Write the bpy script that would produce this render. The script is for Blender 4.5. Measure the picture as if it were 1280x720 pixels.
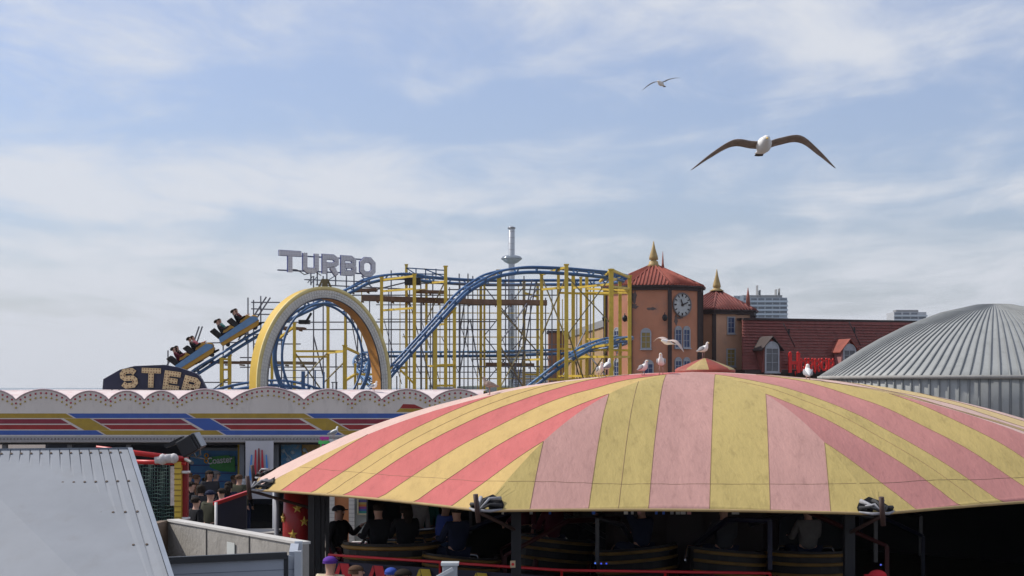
import bpy, math, random
from mathutils import Vector, Matrix, noise as mnoise
random.seed(7)
R = math.radians
UP = Vector((0, 0, 1))
SC = bpy.context.scene
for o in list(bpy.data.objects): bpy.data.objects.remove(o)
COL = SC.collection

# ---------------------------------------------------------------- camera, sky, sun, exposure
CAMZ, F, HY = 4.2, 2000.0, 480.0
cam = bpy.data.objects.new('camera', bpy.data.cameras.new('camera')); COL.objects.link(cam)
cam.location = (0, 0, CAMZ); cam.rotation_euler = (R(90), 0, 0)
cam.data.sensor_width = 36; cam.data.lens = F/1280*36; cam.data.shift_y = (HY-360)/1280
cam.data.clip_end = 9000; cam.data.clip_start = .1
SC.camera = cam
SC.view_settings.view_transform = 'Standard'; SC.view_settings.look = 'None'
SC.view_settings.exposure = .10; SC.view_settings.gamma = 1; SC.view_settings.use_curve_mapping = False
SUN = Vector((-.80, .26, .88)).normalized()
sl = bpy.data.lights.new('sun', 'SUN'); sl.energy = 3.6; sl.angle = R(.6); sl.color = (1, .95, .87)
so = bpy.data.objects.new('sun', sl); COL.objects.link(so)
so.rotation_euler = (-SUN).to_track_quat('-Z', 'Y').to_euler(); so.location = (-30, 10, 60)

W = bpy.data.worlds.new('World'); SC.world = W; W.use_nodes = True
nt = W.node_tree; nt.nodes.clear()
def N(t, **k):
    n = nt.nodes.new(t)
    for a, b in k.items(): setattr(n, a, b)
    return n
def L(a, b): nt.links.new(a, b)
def M(op, a, b=None, c=None, clamp=False):
    n = N('ShaderNodeMath', operation=op); n.use_clamp = clamp
    for i, v in enumerate((a, b, c)):
        if v is None: continue
        if isinstance(v, (int, float)): n.inputs[i].default_value = v
        else: L(v, n.inputs[i])
    return n.outputs[0]
out = N('ShaderNodeOutputWorld'); bg = N('ShaderNodeBackground'); bg.inputs[1].default_value = .1
L(bg.outputs[0], out.inputs[0])
sky = N('ShaderNodeTexSky', sky_type='NISHITA'); sky.sun_disc = False
sky.sun_elevation = math.asin(SUN.z); sky.sun_rotation = math.atan2(SUN.x, SUN.y)
sky.air_density = 1.1; sky.dust_density = 1.6; sky.ozone_density = 1.2
tc = N('ShaderNodeTexCoord'); sx = N('ShaderNodeSeparateXYZ'); L(tc.outputs['Generated'], sx.inputs[0])
zc = M('MAXIMUM', sx.outputs[2], 0.0)
den = M('ADD', zc, .16)
cb = N('ShaderNodeCombineXYZ'); L(M('DIVIDE', sx.outputs[0], den), cb.inputs[0]); L(M('DIVIDE', zc, den), cb.inputs[1])
def cloudnoise(sc, loc, rot, scale, det=6, rough=.55, dist=.6):
    mp = N('ShaderNodeMapping'); mp.inputs['Location'].default_value = loc; mp.inputs['Rotation'].default_value = (0, 0, rot)
    mp.inputs['Scale'].default_value = sc; L(cb.outputs[0], mp.inputs[0])
    n = N('ShaderNodeTexNoise'); n.inputs['Scale'].default_value = scale; n.inputs['Detail'].default_value = det
    n.inputs['Roughness'].default_value = rough; n.inputs['Distortion'].default_value = dist
    L(mp.outputs[0], n.inputs['Vector']); return n.outputs['Fac']
def ramp(v, a, b):
    n = N('ShaderNodeMapRange'); n.interpolation_type = 'SMOOTHSTEP'; n.inputs[1].default_value = a; n.inputs[2].default_value = b
    L(v, n.inputs[0]); return n.outputs[0]
n1 = cloudnoise((.9, 3.6, 1), (3.3, 1.2, 0), R(6), 1.6)         # broad banks
n2 = cloudnoise((2.0, 13, 1), (7.1, 4.2, 0), R(-12), 1.5, 8, .62)  # thin streaks
n3 = cloudnoise((1.6, 6, 1), (1.0, 9.2, 0), R(20), 3.2, 9, .6)
mix = M('ADD', M('MULTIPLY', n1, .40), M('ADD', M('MULTIPLY', n2, .42), M('MULTIPLY', n3, .22)))
def bump(v, c, w):   # soft bump 0..1 round c
    q = M('DIVIDE', M('SUBTRACT', v, c), w); return M('POWER', 2.718, M('MULTIPLY', M('MULTIPLY', q, q), -1.0))
zw = M('ADD', zc, M('MULTIPLY', M('SUBTRACT', n1, .5), .05))
left = ramp(M('MULTIPLY', sx.outputs[0], -1.0), -.12, .12)
bias = M('ADD', M('MULTIPLY', M('MULTIPLY', bump(zw, .122, .022), left), .13), M('MULTIPLY', bump(zw, .075, .018), .07))
bias = M('SUBTRACT', bias, M('MULTIPLY', bump(zw, .165, .022), .09))
bias = M('SUBTRACT', bias, M('MULTIPLY', bump(zw, .098, .008), .07))
low = M('SUBTRACT', 1.0, ramp(zc, .0, .09))
bias = M('ADD', bias, M('MULTIPLY', low, .22))
dens = ramp(M('ADD', mix, bias), .43, .68)
dens = M('MULTIPLY_ADD', dens, .72, M('ADD', .18, M('MULTIPLY', ramp(zc, .17, .26), .12)))
cm = N('ShaderNodeMix', data_type='RGBA'); L(dens, cm.inputs[0])
tint = N('ShaderNodeMix', data_type='RGBA', blend_type='MULTIPLY'); tint.inputs[0].default_value = 1
L(sky.outputs[0], tint.inputs[6]); tint.inputs[7].default_value = (.90, .98, 1.26, 1)
L(tint.outputs[2], cm.inputs[6]); cm.inputs[7].default_value = (6.9, 7.15, 7.7, 1)
L(cm.outputs[2], bg.inputs[0])

# ---------------------------------------------------------------- helpers
def P(px, py, d):
    return Vector(((px-640)/F*d, d, CAMZ-(py-HY)/F*d))
def ray_plane(px, py, p0, n):
    r = Vector(((px-640)/F, 1, -(py-HY)/F)); c = Vector((0, 0, CAMZ))
    return c + r*((p0-c).dot(n)/r.dot(n))
MATS = {}
def mat(name, col, rough=.6, var=.18, vscale=3.0, metal=0, bump=0, bscale=40, dirt=0, dcol=(.08, .07, .05), spec=.4, stretch=(1, 1, 1), emit=None, lines=None):
    if name in MATS: return MATS[name]
    m = bpy.data.materials.new(name); m.use_nodes = True; t = m.node_tree; b = t.nodes['Principled BSDF']
    b.inputs['Roughness'].default_value = rough; b.inputs['Metallic'].default_value = metal
    b.inputs['Specular IOR Level'].default_value = spec
    tcn = t.nodes.new('ShaderNodeTexCoord'); mp = t.nodes.new('ShaderNodeMapping'); mp.inputs['Scale'].default_value = stretch
    t.links.new(tcn.outputs['Object'], mp.inputs[0])
    def nz(s, d=5, r=.6):
        n = t.nodes.new('ShaderNodeTexNoise'); n.inputs['Scale'].default_value = s; n.inputs['Detail'].default_value = d
        n.inputs['Roughness'].default_value = r; t.links.new(mp.outputs[0], n.inputs['Vector']); return n.outputs['Fac']
    a = nz(vscale); mr = t.nodes.new('ShaderNodeMapRange'); mr.inputs[1].default_value = .25; mr.inputs[2].default_value = .75
    mr.inputs[3].default_value = 1-var; mr.inputs[4].default_value = 1+var*.7; t.links.new(a, mr.inputs[0])
    mx = t.nodes.new('ShaderNodeMix'); mx.data_type = 'RGBA'; mx.blend_type = 'MULTIPLY'; mx.inputs[0].default_value = 1
    mx.inputs[6].default_value = (*col, 1); t.links.new(mr.outputs[0], mx.inputs[7]); c = mx.outputs[2]
    if dirt:
        q = nz(vscale*2.3, 9, .68); r2 = t.nodes.new('ShaderNodeMapRange'); r2.inputs[1].default_value = .52; r2.inputs[2].default_value = .78
        r2.inputs[4].default_value = dirt; t.links.new(q, r2.inputs[0])
        m2 = t.nodes.new('ShaderNodeMix'); m2.data_type = 'RGBA'; t.links.new(r2.outputs[0], m2.inputs[0]); t.links.new(c, m2.inputs[6])
        m2.inputs[7].default_value = (*dcol, 1); c = m2.outputs[2]
    if lines:   # (axis, period, duty, colour): boards, courses, glazing rows
        ax, per, duty, lc = lines
        sp = t.nodes.new('ShaderNodeSeparateXYZ'); t.links.new(tcn.outputs['Object'], sp.inputs[0])
        d1 = t.nodes.new('ShaderNodeMath'); d1.operation = 'DIVIDE'; t.links.new(sp.outputs[ax], d1.inputs[0]); d1.inputs[1].default_value = per
        f1 = t.nodes.new('ShaderNodeMath'); f1.operation = 'FRACT'; t.links.new(d1.outputs[0], f1.inputs[0])
        l1 = t.nodes.new('ShaderNodeMath'); l1.operation = 'LESS_THAN'; t.links.new(f1.outputs[0], l1.inputs[0]); l1.inputs[1].default_value = duty
        m3 = t.nodes.new('ShaderNodeMix'); m3.data_type = 'RGBA'; t.links.new(l1.outputs[0], m3.inputs[0]); t.links.new(c, m3.inputs[6])
        m3.inputs[7].default_value = (*lc, 1); c = m3.outputs[2]
    t.links.new(c, b.inputs['Base Color'])
    if bump:
        q = nz(bscale, 6); bp = t.nodes.new('ShaderNodeBump'); bp.inputs['Strength'].default_value = bump; bp.inputs['Distance'].default_value = .02
        t.links.new(q, bp.inputs['Height']); t.links.new(bp.outputs[0], b.inputs['Normal'])
    if emit: b.inputs['Emission Color'].default_value = (*emit[0], 1); b.inputs['Emission Strength'].default_value = emit[1]
    MATS[name] = m; return m

def tag(o, label=None, cat=None, group=None, kind=None):
    if label: o['label'] = label
    if cat: o['category'] = cat
    if group: o['group'] = group
    if kind: o['kind'] = kind
    return o
def empty(name, loc, label, cat, group=None, rz=0):
    o = bpy.data.objects.new(name, None); COL.objects.link(o); o.location = loc; o.rotation_euler = (0, 0, rz)
    o.empty_display_size = .2
    return tag(o, label, cat, group)
class MB:
    def __init__(s): s.v = []; s.f = []; s.m = []; s.sm = []
    def add(s, vs, fs, mi=0, smooth=False):
        b = len(s.v); s.v += [tuple(v) for v in vs]
        for f in fs: s.f.append(tuple(b+i for i in f)); s.m.append(mi); s.sm.append(smooth)
        return s
    def box(s, a, b, mi=0):
        x0, y0, z0 = a; x1, y1, z1 = b
        return s.add([(x0,y0,z0),(x1,y0,z0),(x1,y1,z0),(x0,y1,z0),(x0,y0,z1),(x1,y0,z1),(x1,y1,z1),(x0,y1,z1)],
                     [(3,2,1,0),(4,5,6,7),(0,1,5,4),(1,2,6,5),(2,3,7,6),(3,0,4,7)], mi)
    def obox(s, o, ux, uy, uz, a, b, mi=0):   # box in an oriented frame
        vs = []
        for z in (a[2], b[2]):
            for x, y in ((a[0],a[1]),(b[0],a[1]),(b[0],b[1]),(a[0],b[1])): vs.append(o+ux*x+uy*y+uz*z)
        return s.add(vs, [(3,2,1,0),(4,5,6,7),(0,1,5,4),(1,2,6,5),(2,3,7,6),(3,0,4,7)], mi)
    def tube(s, p0, p1, r0, r1=None, n=8, mi=0, smooth=True, cap=True):
        p0 = Vector(p0); p1 = Vector(p1); r1 = r0 if r1 is None else r1
        t = (p1-p0).normalized(); a = Vector((0,0,1)) if abs(t.z) < .9 else Vector((1,0,0))
        u = t.cross(a).normalized(); w = t.cross(u); vs = []
        for p, r in ((p0,r0),(p1,r1)):
            for k in range(n):
                q = 2*math.pi*(k+.5)/n; vs.append(p+u*math.cos(q)*r+w*math.sin(q)*r)
        b = len(s.v); s.add(vs, [(k,(k+1)%n,n+(k+1)%n,n+k) for k in range(n)], mi, smooth)
        if cap: s.f.append(tuple(b+k for k in reversed(range(n)))); s.m.append(mi); s.sm.append(False); s.f.append(tuple(b+n+k for k in range(n))); s.m.append(mi); s.sm.append(False)
        return s
    def bar(s, p0, p1, w, mi=0): return s.tube(p0, p1, w*.7071, n=4, mi=mi, smooth=False)
    def path(s, pts, r, n=6, mi=0, closed=False, smooth=True):
        pts = [Vector(p) for p in pts]; m = len(pts); rs = r if isinstance(r, (list, tuple)) else [r]*m
        vs = []; u = None
        for i, p in enumerate(pts):
            t = (pts[(i+1)%m]-pts[i-1]) if closed or 0 < i < m-1 else (pts[1]-pts[0] if i == 0 else pts[-1]-pts[-2])
            t.normalize()
            if u is None: u = t.cross(Vector((.01,.02,1)) if abs(t.z) < .9 else Vector((1,0,0))).normalized()
            else: u = (u-t*u.dot(t)).normalized()
            w = t.cross(u)
            for k in range(n): q = 2*math.pi*k/n; vs.append(p+u*math.cos(q)*rs[i]+w*math.sin(q)*rs[i])
        fs = []
        for i in range(m if closed else m-1):
            j = (i+1) % m
            fs += [(i*n+k, i*n+(k+1)%n, j*n+(k+1)%n, j*n+k) for k in range(n)]
        if not closed: fs += [tuple(reversed(range(n))), tuple((m-1)*n+k for k in range(n))]
        return s.add(vs, fs, mi, smooth)
    def prism(s, poly, thick, mi=0):   # poly: list of Vectors (planar), thick: Vector offset
        n = len(poly); vs = [Vector(p) for p in poly]+[Vector(p)+thick for p in poly]
        return s.add(vs, [tuple(range(n)), tuple(reversed(range(n, 2*n)))]+[(k, n+k, n+(k+1)%n, (k+1)%n) for k in range(n)], mi)
    def rings(s, rings, mi=0, smooth=True, cap=True, closed=True):
        n = len(rings[0]); vs = [p for r in rings for p in r]; fs = []
        for i in range(len(rings)-1):
            for k in range(n if closed else n-1): fs.append((i*n+k, i*n+(k+1)%n, (i+1)*n+(k+1)%n, (i+1)*n+k))
        if cap and closed: fs += [tuple(reversed(range(n))), tuple((len(rings)-1)*n+k for k in range(n))]
        return s.add(vs, fs, mi, smooth)
    def lathe(s, prof, c, n=24, mi=0, smooth=True):   # prof: (r, z)
        c = Vector(c)
        return s.rings([[c+Vector((r*math.cos(2*math.pi*k/n), r*math.sin(2*math.pi*k/n), z)) for k in range(n)] for r, z in prof], mi, smooth)
    def ball(s, c, r, n=8, mi=0, sc=(1,1,1)):
        c = Vector(c)
        rg = []
        for i in range(n//2+1):
            a = math.pi*(i/(n//2)); rr = max(math.sin(a), .02)
            rg.append([c+Vector((r*rr*math.cos(2*math.pi*k/n)*sc[0], r*rr*math.sin(2*math.pi*k/n)*sc[1], -r*math.cos(a)*sc[2])) for k in range(n)])
        return s.rings(rg, mi)
    def build(s, name, mats, parent=None, bevel=0, link=True):
        me = bpy.data.meshes.new(name); me.from_pydata(s.v, [], s.f)
        for m_ in (mats if isinstance(mats, (list, tuple)) else [mats]): me.materials.append(m_)
        me.polygons.foreach_set('material_index', s.m); me.polygons.foreach_set('use_smooth', s.sm); me.update()
        o = bpy.data.objects.new(name, me); COL.objects.link(o)
        if parent:
            o.parent = parent
        if bevel:
            b = o.modifiers.new('b', 'BEVEL'); b.width = bevel; b.segments = 2; b.limit_method = 'ANGLE'
        return o
def wparent(o, parent):   # mesh given in world coordinates put under an Empty
    o.parent = parent; bpy.context.view_layer.update(); o.matrix_parent_inverse = parent.matrix_world.inverted(); return o
def recenter(o):          # world-coordinate mesh: move its origin to its base
    vs = [v.co for v in o.data.vertices]; c = Vector((sum(v.x for v in vs)/len(vs), sum(v.y for v in vs)/len(vs), min(v.z for v in vs)))
    o.data.transform(Matrix.Translation(-c)); o.location = c; return o
def copy_tree(o, parent=None):
    c = o.copy(); COL.objects.link(c); c.parent = parent
    for ch in list(o.children): copy_tree(ch, c)
    return c
def catmull(pts, n=8, closed=False):
    out = []; m = len(pts)
    for i in range(m if closed else m-1):
        g = (lambda k: pts[k % m]) if closed else (lambda k: pts[min(max(k, 0), m-1)])
        p0, p1, p2, p3 = g(i-1), g(i), g(i+1), g(i+2)
        for k in range(n):
            t = k/n; out.append(.5*((2*p1)+(p2-p0)*t+(2*p0-5*p1+4*p2-p3)*t*t+(3*p1-p0-3*p2+p3)*t**3))
    if not closed: out.append(pts[-1].copy())
    return out
def stroke(mb, pts, w, fr, depth, mi=0, closed=False):   # thick polyline lettering with mitred joints
    pts = [Vector((p[0], p[1], 0)) for p in pts]; n = len(pts); Lh = []; Rh = []
    for i in range(n):
        a = pts[i-1] if (i or closed) else None; b = pts[(i+1) % n] if (i < n-1 or closed) else None
        d1 = (pts[i]-a).normalized() if a is not None else None; d2 = (b-pts[i]).normalized() if b is not None else None
        if d1 is None: d1 = d2
        if d2 is None: d2 = d1
        n1_ = Vector((-d1.y, d1.x, 0)); n2_ = Vector((-d2.y, d2.x, 0)); m_ = (n1_+n2_).normalized(); k = w/2/max(m_.dot(n1_), .4)
        Lh.append(pts[i]+m_*k); Rh.append(pts[i]-m_*k)
    o, ux, uy, un = fr
    wl = lambda p: o+ux*p.x+uy*p.y
    for i in range(n if closed else n-1):
        j = (i+1) % n
        mb.prism([wl(Rh[i]), wl(Rh[j]), wl(Lh[j]), wl(Lh[i])], un*depth, mi)
GLY = {  # unit-box stroke lettering: (points, closed)
 'T': [([(0,.88),(1,.88)],0), ([(.5,.76),(.5,0)],0)],
 'U': [([(.14,1),(.14,.22),(.3,.12),(.7,.12),(.86,.22),(.86,1)],0)],
 'R': [([(.14,0),(.14,.88),(.68,.88),(.86,.76),(.86,.58),(.68,.46),(.28,.46)],0), ([(.56,.36),(.86,0)],0)],
 'B': [([(.14,.12),(.14,.88),(.68,.88),(.84,.78),(.84,.62),(.72,.51),(.86,.40),(.86,.22),(.70,.12)],1), ([(.28,.5),(.62,.5)],0)],
 'O': [([(.14,.3),(.14,.7),(.34,.88),(.66,.88),(.86,.7),(.86,.3),(.66,.12),(.34,.12)],1)],
 'S': [([(.9,.74),(.72,.88),(.28,.88),(.14,.76),(.14,.62),(.28,.51),(.72,.49),(.86,.38),(.86,.24),(.72,.12),(.28,.12),(.1,.26)],0)],
 'E': [([(1,.88),(.14,.88),(.14,.12),(1,.12)],0), ([(.28,.5),(.85,.5)],0)],
 'H': [([(.14,0),(.14,1)],0), ([(.86,0),(.86,1)],0), ([(.28,.5),(.72,.5)],0)],
}
def glyph(mb, ch, w, h, sw, fr, depth, mi=0):
    for pts, cl in GLY[ch]: stroke(mb, [(x*w, y*h) for x, y in pts], sw, fr, depth, mi, bool(cl))
def text_obj(name, s, size, m, parent, mw, ext=.004):
    cu = bpy.data.curves.new(name, 'FONT'); cu.body = s; cu.size = size; cu.extrude = ext; cu.offset = size*.02; cu.align_x = 'CENTER'; cu.align_y = 'CENTER'
    t = bpy.data.objects.new(name, cu); COL.objects.link(t); bpy.context.view_layer.update()
    me = bpy.data.meshes.new_from_object(t.evaluated_get(bpy.context.evaluated_depsgraph_get()))
    bpy.data.objects.remove(t); o = bpy.data.objects.new(name, me); COL.objects.link(o); me.materials.clear(); me.materials.append(m)
    o.matrix_world = mw
    if parent: wparent(o, parent)
    return o

# ---------------------------------------------------------------- materials
yellowp = mat('yellow_paint', (.66, .46, .06), .5, .22, 2, dirt=.4, dcol=(.2, .1, .04))
bluep = mat('blue_paint', (.06, .14, .30), .4, .25, 2, dirt=.4, dcol=(.03, .05, .1))
railp = mat('worn_blue_rail', (.12, .26, .48), .35, .2, 3)
scaff = mat('scaffold_steel', (.16, .16, .18), .5, .2, 3, metal=.3)
rust = mat('rusty_boards', (.21, .13, .09), .85, .3, 4, dirt=.5, dcol=(.05, .04, .04))
black = mat('black_steel', (.012, .012, .014), .5, .2, 3)
white = mat('white_paint', (.72, .71, .70), .5, .08, 3, dirt=.25, dcol=(.35, .33, .3))
gold = mat('old_gold', (.42, .29, .11), .55, .25, 5, dirt=.4, dcol=(.15, .12, .08))
redp = mat('red_paint', (.5, .02, .02), .4, .15, 3)
glassd = mat('dark_glass', (.02, .03, .05), .12, .1, 3, spec=.8)

# ---------------------------------------------------------------- ground, sea, far shore
g = MB(); g.box((-90, -6, -.4), (90, 150, 0)); o = g.build('pier_deck', mat('deck_planks', (.17, .14, .12), .85, .25, 2, dirt=.4, lines=(0, .15, .08, (.05, .045, .04)))); tag(o, kind='structure')
g = MB(); g.box((-5000, -400, -9), (5000, 5000, -8)); o = g.build('sea', mat('sea_water', (.10, .16, .18), .25, .2, .02, bump=.3, bscale=.6)); tag(o, kind='structure')
g = MB()
pts = [(-50,1450),(60,1430),(300,1250),(700,1000),(1500,700),(2600,600),(2600,4200),(900,4200),(-50,2400)]
g.prism([Vector((x, y, -9)) for x, y in pts], Vector((0, 0, 11))); o = g.build('shore_land', mat('far_land', (.14, .16, .12), .9, .3, .01)); tag(o, kind='structure')
g = MB()   # piles under the pier
for i in range(-3, 4):
    for j in range(0, 5): g.tube((i*24, 4+j*34, -12), (i*24, 4+j*34, -.4), .35)
o = g.build('pier_piles', black); tag(o, kind='structure')

# ---------------------------------------------------------------- canopy ride
EZ = CAMZ-1.70
C0 = Vector((3.12, 27.7, 0))
Lc, F1, F2, R1 = Vector((-4.12, 25.8, 0)), Vector((-.40, 21.6, 0)), Vector((4.85, 21.1, 0)), Vector((9.8, 24.5, 0))
RING = [Lc, F1, F2, R1, Vector((12.2, 30.0, 0)), Vector((7.6, 34.6, 0)), Vector((.2, 34.4, 0)), Vector((-4.6, 29.2, 0))]
HP = [(0, 0), (.1, .40), (.246, .90), (.4, 1.29), (.581, 1.62), (.75, 1.80), (.9, 1.89), (1, 1.91)]
def hprof(s):
    for (a, x), (b, y) in zip(HP, HP[1:]):
        if s <= b: return x+(y-x)*(s-a)/(b-a)
    return HP[-1][1]
def hsm(s): return sum(hprof(min(max(s+d*.03, 0), 1)) for d in (-2, -1, 0, 1, 2))/5 if .05 < s < .95 else hprof(s)
ride = empty('canopy_ride', (C0.x, C0.y, 0), 'fairground ride in the foreground under a huge faded yellow and pink striped canopy', 'fairground ride')
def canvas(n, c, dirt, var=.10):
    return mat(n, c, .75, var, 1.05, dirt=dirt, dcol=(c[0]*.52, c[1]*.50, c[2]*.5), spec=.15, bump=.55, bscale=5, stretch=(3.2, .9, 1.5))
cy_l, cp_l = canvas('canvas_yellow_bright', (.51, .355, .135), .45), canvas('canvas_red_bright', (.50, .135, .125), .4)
cy_f, cp_f = canvas('canvas_yellow_front', (.425, .33, .125), .65), canvas('canvas_pink_front', (.44, .25, .22), .5)  # front panel duller and paler than the left one
cy_r, cp_r = canvas('canvas_yellow_right', (.50, .38, .14), .65), canvas('canvas_pink_right', (.48, .21, .19), .35)
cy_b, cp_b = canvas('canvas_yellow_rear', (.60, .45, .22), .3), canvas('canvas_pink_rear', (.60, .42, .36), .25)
FR = [0, .06, .121, .196, .271, .346, .423, .5, .577, .654, .729, .804, .879, .94, 1]
seam_m = mat('canvas_seam', (.27, .17, .10), .9)
edge_m = mat('canvas_hem', (.42, .30, .14), .9, .2)
cn = MB(); sm_ = MB(); hem = MB()
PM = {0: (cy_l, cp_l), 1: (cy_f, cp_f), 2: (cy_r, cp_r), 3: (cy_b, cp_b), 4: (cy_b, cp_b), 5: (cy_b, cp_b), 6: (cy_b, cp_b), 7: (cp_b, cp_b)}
mats_ = []
for k in range(8):
    A, B = RING[k], RING[(k+1) % 8]; my, mp_ = PM[k]
    for q in (my, mp_):
        if q not in mats_: mats_.append(q)
    def pt(u, q, A=A, B=B, lift=0, k=k):
        half = abs(u-.5)*2; smax = 1-half; s = smax*q
        # lateral offset stays constant up the slope: the strip runs parallel to the panel's middle line
        mid = (A+B)/2; a = mid+(C0-mid)*s; wdir = (B-A)*(u-.5)
        p = a+wdir
        wr = (.012*math.sin(p.x*3.1+k)*math.sin(p.y*2.3)+.02*mnoise.noise(Vector((p.x*.9, p.y*.9, k)))+.010*mnoise.noise(Vector((u*26, s*2.2, k+5)))*(1-s)+.006*abs(mnoise.noise(Vector((u*9+s*7, s*9-u*6, k+9))))) if half < .97 and q > 0 else 0
        sag = -.05*math.sin(math.pi*min(s*1.3, 1))*(smax-s)**1.0*2 if smax > s else 0
        z = EZ+hsm(s)+wr*min(1, (smax-s)*5)*min(1, s*8+.1)+sag+lift
        if q == 0: z += .03*math.sin(math.pi*u)
        return Vector((p.x, p.y, z))
    QN = 40
    for c in range(14):
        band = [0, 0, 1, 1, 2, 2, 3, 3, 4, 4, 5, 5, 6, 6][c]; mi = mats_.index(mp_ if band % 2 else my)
        u0, u1 = FR[c], FR[c+1]; rows = []
        for q in range(QN+1): rows.append([pt(u0+(u1-u0)*j/4, q/QN) for j in range(5)])
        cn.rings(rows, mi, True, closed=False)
    for c in ((2, 4, 6, 8, 10, 12) if k < 4 else ()):
        sm_.path([pt(FR[c], q/QN, lift=.003) for q in range(QN+1)], .004, 4)
    if k < 4: sm_.path([pt((FR[4]+FR[6])/2, q/QN, lift=.002) for q in range(QN+1)], .004, 4)
    for qs in ((.09,) if k in (0, 1, 2) else ()): sm_.path([pt(.05+.9*u/40, min(1, qs/max(1-abs(.05+.9*u/40-.5)*2, .09)), lift=.002) for u in range(41)], .0026, 4)
    # hem along the eave
    hp = [pt(u/20, 0, lift=-.012) for u in range(21)]; hem.path(hp, .022, 6)
# weld panel seams
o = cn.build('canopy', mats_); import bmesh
bm = bmesh.new(); bm.from_mesh(o.data); bmesh.ops.remove_doubles(bm, verts=bm.verts, dist=.006); bmesh.ops.recalc_face_normals(bm, faces=bm.faces)
for e in bm.edges:
    if len(e.link_faces) == 2 and e.calc_face_angle(0) > R(7): e.smooth = False
bm.to_mesh(o.data); bm.free()
so_ = o.modifiers.new('t', 'SOLIDIFY'); so_.thickness = .006; so_.offset = -1
wparent(o, ride); canopy_o = o
o = sm_.build('stitched_seams', seam_m); wparent(o, ride)
o = hem.build('hem', edge_m); wparent(o, ride)
# topmost vent cap: small ring of canvas over the mast
cc = Vector((3.415, 28.3, EZ+1.93)); cap = MB(); n = 16
cols = [mat('cap_red', (.30, .055, .035), .6, .2, 5, dirt=.3), mat('cap_yellow', (.42, .30, .12), .6, .2, 5, dirt=.4)]
prof = [(.03, .225), (.16, .185), (.34, .115), (.50, .05), (.53, .02)]
for k in range(n):
    a0, a1 = 2*math.pi*k/n, 2*math.pi*(k+1)/n
    cap.rings([[cc+Vector((r*math.cos(a), r*math.sin(a), z)) for a in (a0, a1)] for r, z in prof], (k//2) % 2, True, closed=False)
o = cap.build('vent_cap', cols); wparent(o, ride)
m = MB(); m.lathe([(.53, -.04), (.535, .02), (.50, .022), (.48, -.04)], cc, 32)
o2 = m.build('cap_rim', cols[0]); wparent(o2, o)
m = MB()
for k in range(10): a = k*2*math.pi/10; m.tube(cc+Vector((.36*math.cos(a), .36*math.sin(a), -.14)), cc+Vector((.36*math.cos(a), .36*math.sin(a), .05)), .018)
m.tube(cc+Vector((0,0,-.3)), cc+Vector((0,0,.2)), .12)
o = m.build('mast_head', black); wparent(o, ride)
# frame: posts, rafters, ring beam, platform, centre drum, added rear blockers
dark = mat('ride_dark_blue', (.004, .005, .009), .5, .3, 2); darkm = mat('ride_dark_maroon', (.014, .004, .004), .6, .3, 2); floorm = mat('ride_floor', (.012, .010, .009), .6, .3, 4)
for k, c in enumerate(RING):
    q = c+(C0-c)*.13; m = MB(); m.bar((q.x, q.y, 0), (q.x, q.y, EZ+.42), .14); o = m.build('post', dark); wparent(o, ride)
    m = MB(); pr = []
    for s in range(0, 11): s /= 10; p = c+(C0-c)*(.02+.96*s); pr.append((p.x, p.y, EZ+hsm(.02+.96*s)-.10))
    m.path(pr, .035, 5); o = m.build('rafter', black); wparent(o, ride)
    m = MB(); nx = RING[(k+1) % 8]; q2 = nx+(C0-nx)*.13; m.bar((q.x, q.y, EZ+.28), (q2.x, q2.y, EZ+.28), .09); m.bar((q.x, q.y, EZ+.05), (q2.x, q2.y, EZ+.05), .05); o = m.build('ring_beam', black); wparent(o, ride)
    # corner rigging: outrigger strut, stub, bunched canvas lashing
    outd = (c-C0).normalized(); tip = c+outd*.10; side = Vector((-outd.y, outd.x, 0))
    m = MB(); m.tube((q.x, q.y, EZ-.35), (tip.x, tip.y, EZ-.02), .026)
    m.tube((tip.x, tip.y, EZ-.16), (tip.x-.04, tip.y-.05, EZ+.22), .036); o = m.build('corner_strut', mat('brown_steel', (.05, .025, .02), .6)); wparent(o, ride)
    pv = RING[(k-1) % 8]; e1_, e0_ = (nx-c).normalized(), (pv-c).normalized(); m = MB(); fan = []
    for j in range(9):
        t = j/8; dd = (e0_*(1-t)+e1_*t); dd = dd.normalized()*(.27+.04*math.sin(math.pi*t)); q_ = c+dd
        rel = (C0-c); w_in = max(0, dd.dot(rel.normalized())); 
        en = min((q_-c).cross(e0_).length, (q_-c).cross(e1_).length); ap_ = 6.4
        fan.append(Vector((q_.x, q_.y, EZ+hprof(min(en/ap_, 1))+.012)))
    m.rings([[Vector((c.x, c.y, EZ-.02))+(f_-c)*0 for f_ in fan], [Vector(((c.x+f_.x)/2, (c.y+f_.y)/2, (EZ+f_.z)/2+.006)) for f_ in fan], fan], 0, True, closed=False)
    o = m.build('corner_hollow', mat('hollow_shade_black', (.012, .012, .014), .95, spec=.1)); wparent(o, ride)  # black sheet stands in for the shade inside the corner hollow
    m = MB(); T_ = Vector((tip.x, tip.y, EZ+.0))
    for j, f_ in enumerate(fan):
        if j in (0, 8): e_ = Vector((f_.x, f_.y, EZ+.01)); m.path([e_, (e_+T_)/2-UP*.015, T_], [.012, .022, .022], 6, mi=1); continue
        e_ = Vector((c.x, c.y, EZ))+(f_-Vector((c.x, c.y, EZ)))*(.92 if j % 2 else .6)+UP*.03
        m.path([e_, (e_+T_)/2+UP*(.02+.03*((j*7) % 3)), T_], [.032, .018, .012], 6, mi=1 if j in (2, 3, 5) else 0)
    o = m.build('lashing', [mat('lashing_dark', (.03, .03, .032), .8), mat('lashing_grey', (.30, .30, .32), .7, .3, 20)]); wparent(o, ride)
m = MB()
def octo(f, z0, z1, mi=0): m.prism([C0+(c-C0)*f+Vector((0,0,z0)) for c in RING], Vector((0,0,z1-z0)), mi)
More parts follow.
